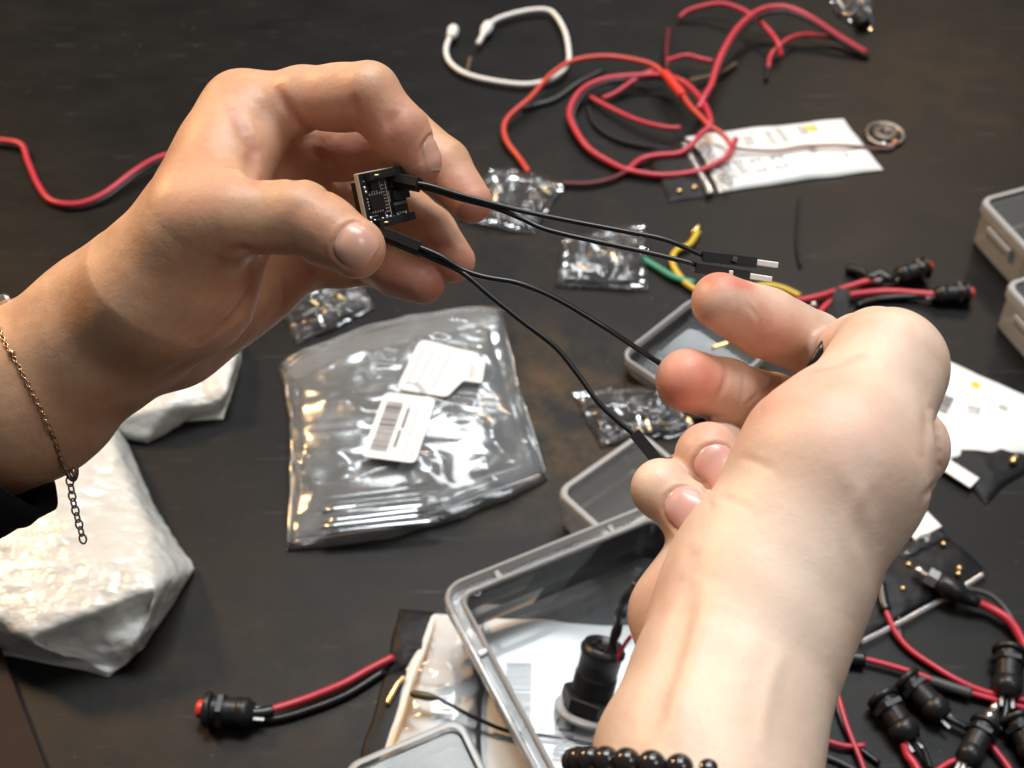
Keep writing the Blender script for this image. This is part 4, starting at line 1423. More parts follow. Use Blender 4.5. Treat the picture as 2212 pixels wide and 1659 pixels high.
wire("red_wire", "red wire curving over the top centre and down beside the short arch", [(1468, 38, 3), (1490, 22, 6), (1549, 8, 10), (1591, 16, 11), (1630, 37, 11), (1664, 69, 10), (1682, 97, 9), (1688, 122, 5)], 1.47, M_red, RG)
wire("red_wire", "orange red wire from the clear parts bag over the white cable to the splice", [(1142, 372, 3), (1122, 342, 3), (1094, 304, 4), (1089, 272, 5), (1105, 246, 6), (1145, 212, 8), (1174, 178, 9), (1199, 154, 10), (1236, 132, 11), (1294, 122, 11), (1351, 126, 11), (1409, 140, 11), (1440, 165, 11)], 1.47, M_orangered, RG)
sp = wire("heat_shrink", "bright red heat shrink splice in the middle of the tangle", [(1436, 158, 12), (1446, 170, 12), (1460, 188, 12), (1476, 207, 12)], 2.74, M_redhot, None, "splice")
wire("red_wire", "orange red wire from the splice down to the white pouch", [(1474, 204, 12), (1492, 230, 12), (1515, 253, 12), (1533, 272, 12), (1558, 288, 11), (1572, 303, 10), (1580, 318, 9)], 1.40, M_orangered, RG)
wire("red_wire", "red wire crossing inside the ring from left to right", [(1272, 208, 3), (1323, 235, 4), (1380, 261, 5), (1437, 275, 6), (1470, 276, 6)], 1.33, M_red, RG)
wire("red_wire", "short red wire end slanting up inside the ring", [(1302, 213, 3), (1331, 200, 4), (1363, 178, 6), (1396, 158, 8), (1420, 150, 9)], 1.33, M_red, RG)
wire("red_wire", "red wire stub right of the splice, ending at the tall loop", [(1440, 132, 8), (1462, 124, 8), (1487, 120, 8), (1513, 127, 8), (1540, 133, 7)], 1.33, M_red, RG)
wire("dark_red_wire", "dark red wire from the ring crossing down to the parts bag", [(1352, 372, 2.4), (1316, 388, 2.2), (1268, 397, 2.2), (1215, 396, 2.2)], 1.26, M_dkred, None)
wire("dark_red_wire", "dark red wire standing straight up above the splice", [(1445, 62, 3), (1440, 104, 6), (1441, 146, 9)], 1.18, M_dkred, None)
wire("brown_wire", "brown wire with a black tip right of the splice", [(1490, 175, 4), (1549, 161, 3), (1590, 138, 2.5)], 1.41, M_brown, None)
wire("black_wire", "black wire under the orange red wire at the white cable", [(1128, 233, 2), (1165, 224, 2), (1202, 212, 2), (1251, 178, 2), (1303, 152, 2)], 1.26, M_grey, None)
wire("black_wire", "black wire lying in a wide arc inside the red ring", [(1270, 230, 1.8), (1285, 268, 1.8), (1330, 300, 1.8), (1395, 316, 1.8), (1450, 322, 1.8)], 1.18, M_matte, None)
wire("black_wire", "black wire tip hanging from the short red arch", [(1660, 146, 3), (1658, 160, 2), (1655, 172, 1.8)], 1.26, M_matte, None)
wire("black_wire", "short black wire lying upright right of the white pouch", [(1727, 430, 1.8), (1723, 480, 1.6), (1722, 530, 1.6), (1730, 575, 1.6)], 0.74, M_matte, None)
def beside(pts, dx, dy, dz=-1.2):
    return [(x + dx, y + dy, max(z + dz, 1.2)) for x, y, z in pts]
wire("black_wire", "black wire running along inside the large red ring", beside([(1506, 370, 4), (1431, 379, 3), (1361, 369, 3), (1320, 352, 3), (1271, 320, 4), (1238, 272, 5), (1231, 237, 6), (1256, 195, 7), (1306, 171, 8), (1381, 163, 8), (1432, 163, 9), (1476, 177, 10)], 9, 6), 1.2, M_rubber, None)
wire("black_wire", "black wire running along under the tall red loop", beside([(1872, 115, 3), (1812, 79, 8), (1747, 36, 14), (1697, 16, 16), (1656, 18, 16), (1625, 32, 16), (1591, 64, 16), (1565, 106, 16), (1549, 142, 15), (1537, 182, 14)], 4, 10, -1.5), 1.2, M_rubber, None)
wire("black_wire", "black wire running along the long red wire at the left edge", beside([(-40, 300, 4), (0, 303, 4), (45, 312, 4), (60, 348, 3), (80, 395, 3), (105, 430, 3), (140, 441, 3), (182, 438, 3), (230, 416, 4), (290, 371, 6), (340, 342, 8), (395, 328, 8)], 3, 9, -1.5), 0.9, M_rubber, None)
wire("yellow_wire", "yellow wire curving behind the black pinned housings", [(1508, 500, 2.5), (1490, 528, 2.5), (1462, 541, 2.5), (1452, 562, 2.5), (1462, 588, 2.5), (1490, 618, 2.5), (1540, 640, 2.5), (1600, 628, 4), (1650, 617, 5), (1688, 622, 5), (1728, 640, 4)], 1.55, M_yellow, None)
wire("green_wire", "green wire beside the yellow wire", [(1386, 558, 2), (1420, 578, 2), (1458, 600, 2.5), (1500, 612, 2.5)], 1.7, M_green, None)
prop(mesh_obj("brass_terminal", *lathe([(0, 0.8), (3, 1.1), (5.5, 1.6), (6.3, 1.0)], tab(1494, 505, 3), tab(1512, 488, 4) - tab(1494, 505, 3), 12), M_gold), "small brass terminal at the end of the yellow wire", "terminal")

# ================= white printed pouches
def printed_pouch(label, quad, z, text_a, text_b, size, rects, seed, black=None, puff=3.0, group="white printed pouches"):
    s = Sheet([(*q, 0) for q in quad], puff, 0.35, 22.0, seed, pw=0.30, base=0.8)
    T, B, F, n, m = s.mesh(40, 40)
    root = empty("printed_pouch", [T[:, 0].mean(), T[:, 1].mean(), 0])
    prop(root, label, "pouch", group)
    mesh_obj("white_panel", T, F, M_pouchwhite, root)
    mesh_obj("back_panel", B, [f[::-1] for f in F], M_pouchwhite, root)
    if black is not None:
        sb = Sheet([(*q, 0) for q in black], 2.2, 0.7, 12.0, seed + 2, pw=0.4, base=0.5)
        T, B, F, n, m = sb.mesh(30, 30)
        mesh_obj("black_panel", T, F, M_antistatic, root)
    if rects:
        mb = MB()
        rng = random.Random(seed)
        for (u0, v0, u1, v1) in rects:
            k = max(2, int((u1 - u0) / 0.013))
            for i in range(k):                       # lines of small print
                v = v0
                while v < v1:
                    dv = rng.uniform(0.03, 0.09)
                    mb.add(*s.patch(u0 + (u1 - u0) * i / k, v, u0 + (u1 - u0) * (i + 0.55) / k, min(v + dv, v1), 0.12, 3))
                    v += dv + rng.uniform(0.012, 0.03)
        mb.build("small_print", M_ink, root)
    if text_a is not None:
        lettering("GROUND", root, tab(*text_a, z), tab(*text_b, z), None, size, M_ink, z)
    return root, s

pa, pas = printed_pouch("white printed pouch with black end under the red wires", [(1481, 297), (1824, 260), (1906, 368), (1550, 417)], 4.9, (1588, 398), (1530, 308), 6.5,
    [(0.10, 0.62, 0.15, 0.88), (0.17, 0.60, 0.22, 0.84), (0.27, 0.60, 0.34, 0.64), (0.27, 0.78, 0.34, 0.82), (0.27, 0.60, 0.285, 0.82), (0.325, 0.6, 0.34, 0.82), (0.39, 0.60, 0.46, 0.64), (0.39, 0.78, 0.46, 0.82), (0.39, 0.60, 0.405, 0.82), (0.445, 0.6, 0.46, 0.82),
     (0.30, 0.20, 0.36, 0.36), (0.44, 0.16, 0.48, 0.40), (0.52, 0.10, 0.56, 0.4), (0.66, 0.12, 0.71, 0.30), (0.75, 0.10, 0.78, 0.24), (0.63, 0.52, 0.68, 0.66), (0.82, 0.70, 0.85, 0.78)], 5,
    black=[(1392, 326), (1500, 300), (1560, 422), (1442, 436)])
mesh_obj("yellow_sticker", *pas.patch(0.70, 0.13, 0.765, 0.23, 0.2, 4), plain("yellow_print", (0.62, 0.55, 0.03), 0.6), pa)
mesh_obj("clear_strip", *polyline_tube([(1474, 305, 3.5), (1500, 352, 3.5), (1528, 400, 3.5), (1536, 418, 3)], 2.2, flat=0.5), M_zipedge, pa)
for x, y in ((1468, 412), (1500, 404)):
    mesh_obj("contact", *lathe([(0, 1.4), (0.6, 1.3), (0.9, 0.5)], tab(x, y, 2.6), UP, 10), M_gold, pa)
wire("thin_wire", "thin grey wire running over the white pouch to the round disc", [(1578, 318, 8), (1620, 324, 6.5), (1680, 325, 6), (1740, 316, 6), (1820, 314, 5.5), (1885, 320, 2), (1925, 320, 1.6), (1930, 308, 2)], 0.8, plain("thin_red_grey_wire", (0.20, 0.09, 0.08), 0.5), None)
dk = empty("buzzer_disc", tab(1911, 291))
prop(dk, "round steel buzzer disc lying right of the white pouch", "buzzer")
mesh_obj("rim", *lathe([(0, 10.3), (0.5, 11.0), (1.6, 11.0), (2.2, 10.3), (2.0, 8.6), (0.6, 8.4)], tab(1911, 294, 0), UP, 40, cap=True), plain("brushed_disc", (0.22, 0.20, 0.18), 0.33, metal=0.9), dk)
mesh_obj("centre", *lathe([(0, 7.2), (2.2, 7.2), (2.9, 6.4), (3.1, 2.0), (2.7, 1.8), (2.7, 0.2)], tab(1911, 292, 0), UP, 36), plain("disc_centre", (0.10, 0.09, 0.075), 0.4, metal=0.6), dk)
mesh_obj("solder_dot", *lathe([(0, 1.8), (0.8, 1.4), (1.2, 0.4)], tab(1908, 311, 2), UP, 12), M_steel, dk)
mesh_obj("solder_dot", *lathe([(0, 1.8), (0.8, 1.4), (1.2, 0.4)], tab(1934, 306, 2), UP, 12), plain("copper_dot", (0.6, 0.25, 0.14), 0.4, metal=0.7), dk)

pb, pbs = printed_pouch("white printed pouch behind the right knuckles at the right edge", [(1975, 752), (2300, 895), (2225, 985), (1935, 1015)], 4.5, None, None, 6, [(0.42, 0.42, 0.50, 0.50), (0.62, 0.30, 0.68, 0.38)], 9,
    black=[(1990, 935), (2160, 955), (2235, 1000), (2125, 1092)], puff=3.0)
lab3 = [(2020, 838), (2072, 858), (2040, 925), (1985, 900)]
z3 = fit_z(pbs, lab3, 0.5)
stiff_label(None, z3, lab3, M_paper, "barcode_label", pb)
print_strips(lab3, z3 + 0.42, barcode(8, 0.08, 0.6, 0.15, 0.85), M_ink, "barcode", pb)
mesh_obj("white_flap", *box(tab(2052, 1010, 3), norm(tab(2096, 1040) - tab(2010, 985)), norm(np.cross(UP, tab(2096, 1040) - tab(2010, 985))), UP, 24, 7, 0.8, 0.2), M_pouchwhite, pb, smooth=False)
mesh_obj("yellow_sticker", *pbs.patch(0.40, 0.13, 0.46, 0.20, 0.2, 4), bpy.data.materials["yellow_print"], pb)
mesh_obj("brass_contact", *lathe([(0, 0.8), (3, 1.7), (5, 1.3), (5.6, 0.5)], tab(2196, 985, 4), np.array([-0.6, -0.8, 0.1]), 12), M_gold, pb)

# ================= the big clear box and the pouch under it
pc, pcs = printed_pouch("white printed pouch under the clear box with yellow glints", [(922, 1326), (1425, 1360), (1560, 1790), (770, 1760)], 7.3, (1222, 1800), (1242, 1556), 11.5, [], 13, puff=5.0,
    black=[(862, 1316), (936, 1324), (930, 1440), (832, 1462)])
lab4 = [(1078, 1412), (1158, 1414), (1156, 1600), (1064, 1594)]
z4 = fit_z(pcs, lab4, 0.5)
stiff_label(None, z4, lab4, M_paper, "barcode_label", pc)
print_strips(lab4, z4 + 0.42, barcode(15, 0.10, 0.82, 0.22, 0.88), M_ink, "barcode", pc)
sk = Sheet([(832, 1452), (905, 1440), (842, 1665), (772, 1665)], 2.0, 0.6, 12.0, 17, pw=0.4, base=0.5)
T, B, F, n, m = sk.mesh(24, 24)
mesh_obj("black_strip", T, F, M_antistatic, pc)
mesh_obj("gold_glint", *polyline_tube([(872, 1462, 4), (858, 1478, 4.5), (846, 1500, 4.5), (836, 1520, 4)], 0.9), M_gold, pc)  # gold strip shaped in place of a glint on the black film
s5 = Sheet([(945, 1338), (1045, 1346), (1045, 1720), (815, 1700)], 7.0, 2.4, 14.0, 23, pw=0.4, base=5.0)
pf = pouch("clear_sleeve", "crinkled clear film over the white pouch left of the box", "bag", s5, M_film, n=60, m=60, bottom=False)
wire("black_lead", "thin black lead with a bulbous tip on the crinkled film", [(886, 1499, 13), (915, 1500, 13), (944, 1508, 12.5), (985, 1530, 12), (1030, 1552, 11), (1100, 1580, 9), (1190, 1592, 8), (1290, 1612, 8), (1360, 1640, 8)], [0.75] * 57, M_matte, None, "lead")
prop(mesh_obj("lead_tip", *lathe([(0, 0.8), (1, 1.5), (6, 1.6), (9, 1.1), (10, 0.7)], tab(888, 1498, 13), tab(945, 1509, 12.5) - tab(888, 1498, 13), 12), plain("bronze_tip", (0.10, 0.075, 0.035), 0.45, metal=0.4)), "bronze tip of the thin black lead on the crinkled film", "terminal")

def rrect(cx, L, W, r, n=8):
    pts = []
    for (sx, sy, a0) in ((1, 1, 0), (-1, 1, 90), (-1, -1, 180), (1, -1, 270)):
        for k in range(n):
            a = math.radians(a0 + 90 * k / (n - 1))
            pts.append((sx * (L / 2 - r) + r * math.cos(a), sy * (W / 2 - r) + r * math.sin(a)))
    return np.array(pts)

def tub(name, mats, org, ux, uy, L, W, H, r, taper, profile, root):
    """loft of rounded rectangles: profile rows (inset, height); mats per part: list of (part name, first row, last row, mat)"""
    uz = np.cross(ux, uy)
    rings = []
    for (ins, z) in profile:
        q = rrect(0, L - 2 * ins, W - 2 * ins, max(r - ins * 0.7, 0.8))
        rings.append(np.asarray(org) + q[:, :1] * ux + q[:, 1:] * uy + z * uz)
    k = len(rings[0])
    for (pn, i0, i1, mt, capend) in mats:
        V = np.concatenate(rings[i0:i1 + 1]); F = []
        for i in range(i1 - i0):
            for j in range(k):
                j2 = (j + 1) % k
                F.append((i * k + j, i * k + j2, (i + 1) * k + j2, (i + 1) * k + j))
        if capend:
            F.append(tuple((i1 - i0) * k + j for j in range(k)))
        mesh_obj(pn, V, F, mt, root, smooth=False)
    return rings

# rim corners of the big box (height 34 over the bench)
HB = 36.0
pA, pB, pC = tab(943, 1268, HB), tab(1432, 1072, HB), tab(1130, 1745, HB)
ux = norm(pB - pA); uy = pC - pA; uy = norm(uy - ux * (uy @ ux))
Lb, Wb = np.linalg.norm(pB - pA), abs((pC - pA) @ uy) + 14
orgb = pA + ux * Lb / 2 + uy * Wb / 2; orgb[2] = 7.2
uyb = -uy if np.cross(ux, uy)[2] < 0 else uy
big = empty("clear_box", orgb)
prop(big, "large clear plastic box with ridged rim, a black socket standing in it", "box")
Hh = HB - 7.2
prof = [(5.0, 0.0), (3.6, Hh - 6.5), (1.0, Hh - 6.0), (0.0, Hh - 5.0), (0.0, Hh - 1.2), (0.5, Hh - 0.1), (1.6, Hh), (2.1, Hh - 1.2), (2.6, Hh - 2.6), (5.4, Hh - 2.6), (5.7, Hh - 0.8), (6.2, Hh - 0.5), (7.0, Hh - 0.8), (7.4, Hh - 2.0), (8.8, 1.4)]
tub("box", [("outer_wall", 0, 2, M_clearbox, False), ("rim", 2, 8, M_clearrim, False), ("rim_channel", 8, 9, M_clearbox, False), ("inner_rim", 9, 13, M_clearrim, False), ("inner_wall", 13, 14, M_clearbox, True)], orgb, ux, uyb, Lb, Wb, Hh, 9.0, 0, prof, big)
for fr, side in ((0.24, 0), (0.74, 0), (0.30, 1)):
    if side == 0:
        c = pA + ux * Lb * fr + uy * 4.0; c[2] = HB - 1.8
        V, F = box(c, ux, uyb, UP, 2.0, 3.6, 1.7, 0.3)
    else:
        c = pA + uy * Wb * fr + ux * 4.0; c[2] = HB - 1.8
        V, F = box(c, uyb, ux, -UP if np.cross(uyb, ux)[2] < 0 else UP, 2.0, 3.6, 1.7, 0.3)
    mesh_obj("rim_rib", V, F, M_clearrim, big, smooth=False)
for (x, y) in ((973, 1315), (1030, 1277)):
    mesh_obj("ejector_mark", *tube(catmull([tab(x + 9 * math.cos(t), y + 9 * math.sin(t), HB - 2.3) for t in np.linspace(0, 2 * math.pi, 10, endpoint=False)], 3, closed=True), 0.25, 6, closed=True), M_clearrim, big)

# socket standing in the box
jb, jt = tab(1268, 1535, 9.0), tab(1306, 1392, 31.0)
jax = norm(jt - jb); jl = np.linalg.norm(jt - jb)
jk = empty("panel_socket", jb)
prop(jk, "black threaded panel socket standing upright in the clear box", "socket")
pr = [(0, 8.8), (1.6, 9.0), (1.7, 7.7)]
t = 1.8
while t < jl * 0.55:
    pr += [(t, 7.35), (t + 0.45, 7.8), (t + 0.9, 7.35)]; t += 0.95
pr += [(jl * 0.57, 7.3), (jl * 0.86, 7.5), (jl * 0.87, 8.1), (jl * 0.93, 8.2), (jl * 0.95, 7.6), (jl, 7.3), (jl, 6.6), (jl - 0.9, 6.4), (jl - 0.9, 0.2)]
mesh_obj("threaded_body", *lathe(pr, jb, jax, 36), M_black, jk)
hexv = lathe([(2.2, 10.2), (2.5, 10.6), (7.0, 10.6), (7.4, 10.2)], jb, jax, 6)
mesh_obj("hex_nut", *hexv, M_black, jk, smooth=False)
mesh_obj("washer", *lathe([(-1.4, 11.2), (-1.0, 12.0), (0.4, 12.0), (0.8, 11.4), (0.9, 10.0)], jb, jax, 36), M_clearrim, jk)
h_ = norm(np.cross(jax, AX)); k_ = np.cross(jax, h_)
for a in (0.4, 1.5, 2.8, 4.2, 5.4):
    mesh_obj("solder_tag", *lathe([(0, 0.9), (0.9, 0.85), (1.3, 0.4)], jt - jax * 0.9 + 3.6 * (math.cos(a) * h_ + math.sin(a) * k_), jax, 10), M_matte, jk)
P = catmull([tab(1318, 1425, 31), tab(1325, 1385, 36), tab(1338, 1345, 44), tab(1342, 1318, 52), tab(1356, 1290, 60), tab(1380, 1262, 70)], 6)
mesh_obj("cord", *tube(P, [1.7 + 0.25 * math.sin(i * 0.9) for i in range(len(P))], 10), M_rubber, jk)
P = catmull([tab(1330, 1430, 31), tab(1345, 1400, 36), tab(1362, 1375, 46)], 6)
mesh_obj("red_core", *tube(P, 0.8, 8), M_red, jk)

# ================= other clear boxes
def small_box(label, p0, p1, p2, H, z0=0.0, r=5.0, lid=True, group="clear plastic boxes", marks=True, slot=False):
    """p0 near-left rim corner, p1 along one side, p2 along the other (picture positions at height H)"""
    a, b, c = tab(*p0, H + z0), tab(*p1, H + z0), tab(*p2, H + z0)
    ux = norm(b - a); uy = c - a; uy = norm(uy - ux * (uy @ ux))
    L, W = np.linalg.norm(b - a), abs((c - a) @ uy)
    org = a + ux * L / 2 + uy * W / 2; org[2] = z0 + 0.6
    uyb = -uy if np.cross(ux, uy)[2] < 0 else uy
    root = empty("plastic_box", org)
    prop(root, label, "box", group)
    prof = [(2.6, 0.0), (1.8, 1.4), (1.2, H - 6), (0.0, H - 5.4), (0.0, H - 1.4), (0.5, H - 0.2), (1.2, H), (2.6, H), (3.0, H - 0.5), (3.4, H - 2.2)] if lid else [(2.6, 0.0), (1.8, 1.4), (1.2, H - 4), (0.0, H - 3.6), (0.0, H - 0.3), (0.3, H), (1.0, H), (1.3, H - 0.4), (1.8, H - 3), (2.8, 1.4)]
    if lid:
        tub("b", [("tray", 0, 2, M_frost, False), ("lid_rim", 2, 7, M_frostrim, False), ("lid_panel", 7, 9, M_panel, True)], org, ux, uyb, L, W, H, r, 0, prof, root)
    else:
        tub("b", [("tray", 0, 2, M_frost, False), ("rim", 2, 8, M_frostrim, False), ("floor", 8, 9, M_panel, True)], org, ux, uyb, L, W, H, r, 0, prof, root)
    if slot:
        for s_ in (-1,):
            c0 = org + ux * s_ * (L / 2 + 0.6) + uy * 0.0; c0[2] = z0 + H * 0.62
            mesh_obj("clasp", *box(c0, uyb, np.cross(UP, uyb), UP, min(W * 0.42, 26), 1.6, 6.5, 0.6), M_frostrim, root, smooth=False)
            c1 = c0 - ux * 0.9
            mesh_obj("clasp_slot", *box(c1, uyb, np.cross(UP, uyb), UP, min(W * 0.36, 22), 0.5, 3.0, 0.15), plain("slot_shade", (0.20, 0.20, 0.20), 0.5) if "slot_shade" not in bpy.data.materials else bpy.data.materials["slot_shade"], root, smooth=False)
    return root, org, ux, uy, L, W

small_box("frosted box lid lying between the index and middle fingertips", (1338, 768), (1500, 640), (1545, 862), 11, r=6.0, lid=False)
prop(mesh_obj("brass_pin", *polyline_tube([(1538, 752, 8), (1575, 740, 9)], 1.1), M_gold), "brass pin lying in the frosted lid above the middle finger", "pin")
small_box("frosted box behind the little finger, above the big clear box", (1196, 1062), (1385, 930), (1320, 1180), 22, r=6.0, lid=True)
small_box("clear box at the bottom edge, left of the bead bracelet", (735, 1655), (995, 1545), (830, 1830), 22, r=6.0, lid=True)
def latch_box(label, corner, far, left_pt, H):
    return small_box(label, corner, far, left_pt, H, r=6.0, lid=True, slot=True)
latch_box("upper frosted latch box at the right edge", (2112, 430), (2330, 372), (2212, 560), 26)
latch_box("lower frosted latch box at the right edge, in front of the other", (2166, 612), (2390, 545), (2290, 770), 26)

# ================= white foam pouches
def foam_mat():
    m, nt, b = new_mat("white_foam_film")
    tc = nt.nodes.new("ShaderNodeTexCoord")
    nz = nt.nodes.new("ShaderNodeTexNoise"); nz.inputs["Scale"].default_value = 150; nz.inputs["Detail"].default_value = 2; nz.inputs["Roughness"].default_value = 0.6
    nz2 = nt.nodes.new("ShaderNodeTexNoise"); nz2.inputs["Scale"].default_value = 420; nz2.inputs["Detail"].default_value = 3
    mp = nt.nodes.new("ShaderNodeMapping"); mp.inputs["Scale"].default_value = (0.7, 1.6, 1.0)
    nt.links.new(tc.outputs["Object"], mp.inputs["Vector"])
    nt.links.new(mp.outputs[0], nz.inputs["Vector"]); nt.links.new(mp.outputs[0], nz2.inputs["Vector"])
    rp = nt.nodes.new("ShaderNodeValToRGB")
    rp.color_ramp.elements[0].position = 0.3; rp.color_ramp.elements[0].color = (0.58, 0.575, 0.53, 1)
    rp.color_ramp.elements[1].position = 0.7; rp.color_ramp.elements[1].color = (0.68, 0.685, 0.665, 1)
    nt.links.new(nz.outputs["Fac"], rp.inputs[0]); nt.links.new(rp.outputs[0], b.inputs["Base Color"])
    ad = nt.nodes.new("ShaderNodeMath"); ad.operation = 'ADD'
    nt.links.new(nz.outputs["Fac"], ad.inputs[0])
    ml = nt.nodes.new("ShaderNodeMath"); ml.operation = 'MULTIPLY'; ml.inputs[1].default_value = 0.35
    nt.links.new(nz2.outputs["Fac"], ml.inputs[0]); nt.links.new(ml.outputs[0], ad.inputs[1])
    bp = nt.nodes.new("ShaderNodeBump"); bp.inputs["Strength"].default_value = 0.8; bp.inputs["Distance"].default_value = 0.0011
    nt.links.new(ad.outputs[0], bp.inputs["Height"]); nt.links.new(bp.outputs["Normal"], b.inputs["Normal"])
    b.inputs["Roughness"].default_value = 0.2
    b.inputs["Specular IOR Level"].default_value = 0.7
    b.inputs["Subsurface Weight"].default_value = 0.6
    b.inputs["Subsurface Radius"].default_value = (1, 1, 0.9)
    b.inputs["Subsurface Scale"].default_value = 0.004
    return m
M_foam = foam_mat()

def facets(name, pts, faces, cuts, amp, scale, seed, mat, parent=None, sharp=0.0):
    bm = bmesh.new()
    vs_ = [bm.verts.new(tab(*p)) for p in pts]
    for f in faces:
        bm.faces.new([vs_[i] for i in f])
    bmesh.ops.recalc_face_normals(bm, faces=bm.faces)
    up = sum((f.normal.z * f.calc_area() for f in bm.faces), 0.0)
    if up < 0:
        bmesh.ops.reverse_faces(bm, faces=bm.faces)
    bmesh.ops.triangulate(bm, faces=bm.faces)
    def relax(k):
        for _ in range(k):
            bmesh.ops.smooth_vert(bm, verts=[v for v in bm.verts if not v.is_boundary], factor=0.5, use_axis_x=True, use_axis_y=True, use_axis_z=True)
    for i in range(cuts):
        bmesh.ops.subdivide_edges(bm, edges=bm.edges, cuts=1, use_grid_fill=True)
        if i == cuts - 3:
            relax(4)
    relax(5)
    bm.verts.index_update()
    V = np.array([v.co[:] for v in bm.verts]); F = [[v.index for v in f.verts] for f in bm.faces]
    N = np.array([v.normal[:] for v in bm.verts])
    bd = np.array([v.is_boundary for v in bm.verts])
    bm.free()
    d = amp * (vnoise(V, scale, seed) + 0.6 * (1 - 2 * np.abs(vnoise(V, scale * 0.55, seed + 1))) + 0.55 * vnoise(V * np.array([1.0, 1.6, 1.0]), scale * 0.22, seed + 2))
    V = V + N * (d * np.where(bd, 0.2, 1.0))[:, None]
    V[:, 2] = np.maximum(V[:, 2], 0.3)
    return mesh_obj(name, V, F, mat, parent)

fp = [(-170, 1120, 0.4), (-120, 1060, 18), (215, 872, 20), (150, 850, 0.4), (262, 925, 0.4), (250, 960, 22), (318, 1120, 24), (345, 1262, 31), (420, 1228, 3), (340, 1110, 2),
      (200, 1318, 30), (48, 1376, 27), (-10, 1335, 26), (-170, 1330, 20), (292, 1395, 15), (268, 1438, 3), (232, 1452, 3), (188, 1432, 5), (0, 1398, 2), (-170, 1400, 0.4), (110, 1120, 30), (355, 1330, 0.4), (310, 1400, 0.4), (235, 1462, 0.4), (180, 1448, 0.4), (0, 1412, 0.4), (78, 1402, 15), (215, 1356, 17), (334, 1304, 18)]
ff = [(0, 1, 13), (1, 2, 20), (1, 20, 13), (2, 5, 20), (2, 4, 5), (3, 4, 2), (0, 3, 2, 1), (5, 6, 20), (5, 4, 9, 6), (6, 9, 8, 7), (6, 7, 20), (7, 10, 20), (10, 11, 20), (11, 12, 20), (12, 13, 20),
      (11, 10, 27, 26), (10, 7, 28, 27), (7, 14, 28), (28, 14, 27), (27, 14, 17), (27, 17, 26), (11, 26, 17), (14, 15, 17), (15, 16, 17), (7, 8, 21), (7, 21, 22, 14), (14, 22, 15), (15, 22, 23, 16), (16, 23, 24, 17), (17, 24, 25, 18), (11, 17, 18), (11, 18, 12), (12, 18, 19, 13), (18, 25, 19)]
env = facets("foam_pouch", fp, ff, 5, 0.8, 20.0, 3, M_foam)
prop(env, "large pearly white foam pouch with folded flap at the left edge", "pouch", "white foam pouches")
fp2 = [(180, 800, 12), (420, 740, 14), (515, 735, 10), (512, 770, 12), (492, 850, 14), (478, 892, 2), (440, 872, 12), (372, 872, 16), (318, 948, 4), (268, 936, 6), (240, 905, 12), (180, 900, 8), (400, 910, 0.4), (320, 956, 0.4), (255, 945, 0.4), (170, 930, 0.4), (482, 905, 0.4), (520, 780, 0.4), (522, 730, 0.4)]
ff2 = [(0, 1, 7, 10), (1, 2, 3), (1, 3, 4), (1, 4, 6), (1, 6, 7), (4, 5, 6), (7, 8, 9), (7, 9, 10), (0, 10, 11), (6, 12, 8, 7), (6, 5, 16, 12), (12, 13, 8), (8, 13, 14, 9), (9, 14, 15, 11, 10), (4, 3, 17, 16, 5), (3, 2, 18, 17)]
env2 = facets("foam_pouch", fp2, ff2, 5, 0.6, 18.0, 8, M_foam)
prop(env2, "small white foam pouch between the left wrist and the zip bag", "pouch", "white foam pouches")

# ================= push switches
def switch(label, front, back, cap=True, k=1.0, z=None, leads=(), group="push button switches on the bench", shrink=False, tip=False):
    R = 6.6 * k
    z = R if z is None else z
    a, b = tab(*front, z), tab(*back, z * 0.85)
    ax = norm(b - a); L = np.linalg.norm(b - a)
    root = empty("push_switch", a)
    prop(root, label, "switch", group)
    if cap:
        mesh_obj("button_cap", *lathe([(0, 2.2 * k), (0.4, 3.0 * k), (1.0, 3.35 * k), (3.2 * k, 3.35 * k)], a, ax, 24), M_cap, root)
        o = 2.8 * k
    else:
        o = 0.0
    mesh_obj("bezel", *lathe([(o, 4.4 * k), (o + 0.4, 6.2 * k), (o + 1.0, R), (o + 2.4 * k, R), (o + 2.9 * k, 5.6 * k)], a, ax, 28), M_black, root)
    pr = []; t = o + 2.9 * k
    end = o + (L - o) * 0.62
    while t < end:
        pr += [(t, 4.9 * k), (t + 0.45, 5.3 * k), (t + 0.9, 4.9 * k)]; t += 1.0
    pr += [(end + 0.6, 4.9 * k), (end + 0.8, 5.5 * k), (end + 0.75 * (L - end), 5.4 * k), (end + 0.8 * (L - end), 4.4 * k), (L, 4.2 * k)]
    mesh_obj("threaded_body", *lathe(pr, a, ax, 24), M_black, root)
    mesh_obj("hex_nut", *lathe([(o + 5 * k, 6.3 * k), (o + 5.2 * k, 6.7 * k), (o + 7.2 * k, 6.7 * k), (o + 7.4 * k, 6.3 * k)], a, ax, 6), M_black, root, smooth=False)
    sd = norm(np.cross(ax, UP))
    for s_ in (-1, 1):
        c = b + sd * s_ * 2.1 * k + ax * 2.2
        mesh_obj("terminal", *box(c, ax, sd, np.cross(ax, sd), 4.0, 1.2, 0.4, 0.1), M_dull, root, smooth=False)
    if tip:
        mesh_obj("metal_tip", *lathe([(-9, 0.8), (-8, 1.5), (-5.5, 1.7), (-5.4, 1.2), (-4.5, 1.2), (-4.4, 2.4), (-2, 2.6), (0, 2.5), (0.4, 4)], a, ax, 16), M_steel, root)
    for (pts, r, mt) in leads:
        mesh_obj("lead", *polyline_tube(pts, r), mt, root)
    return root

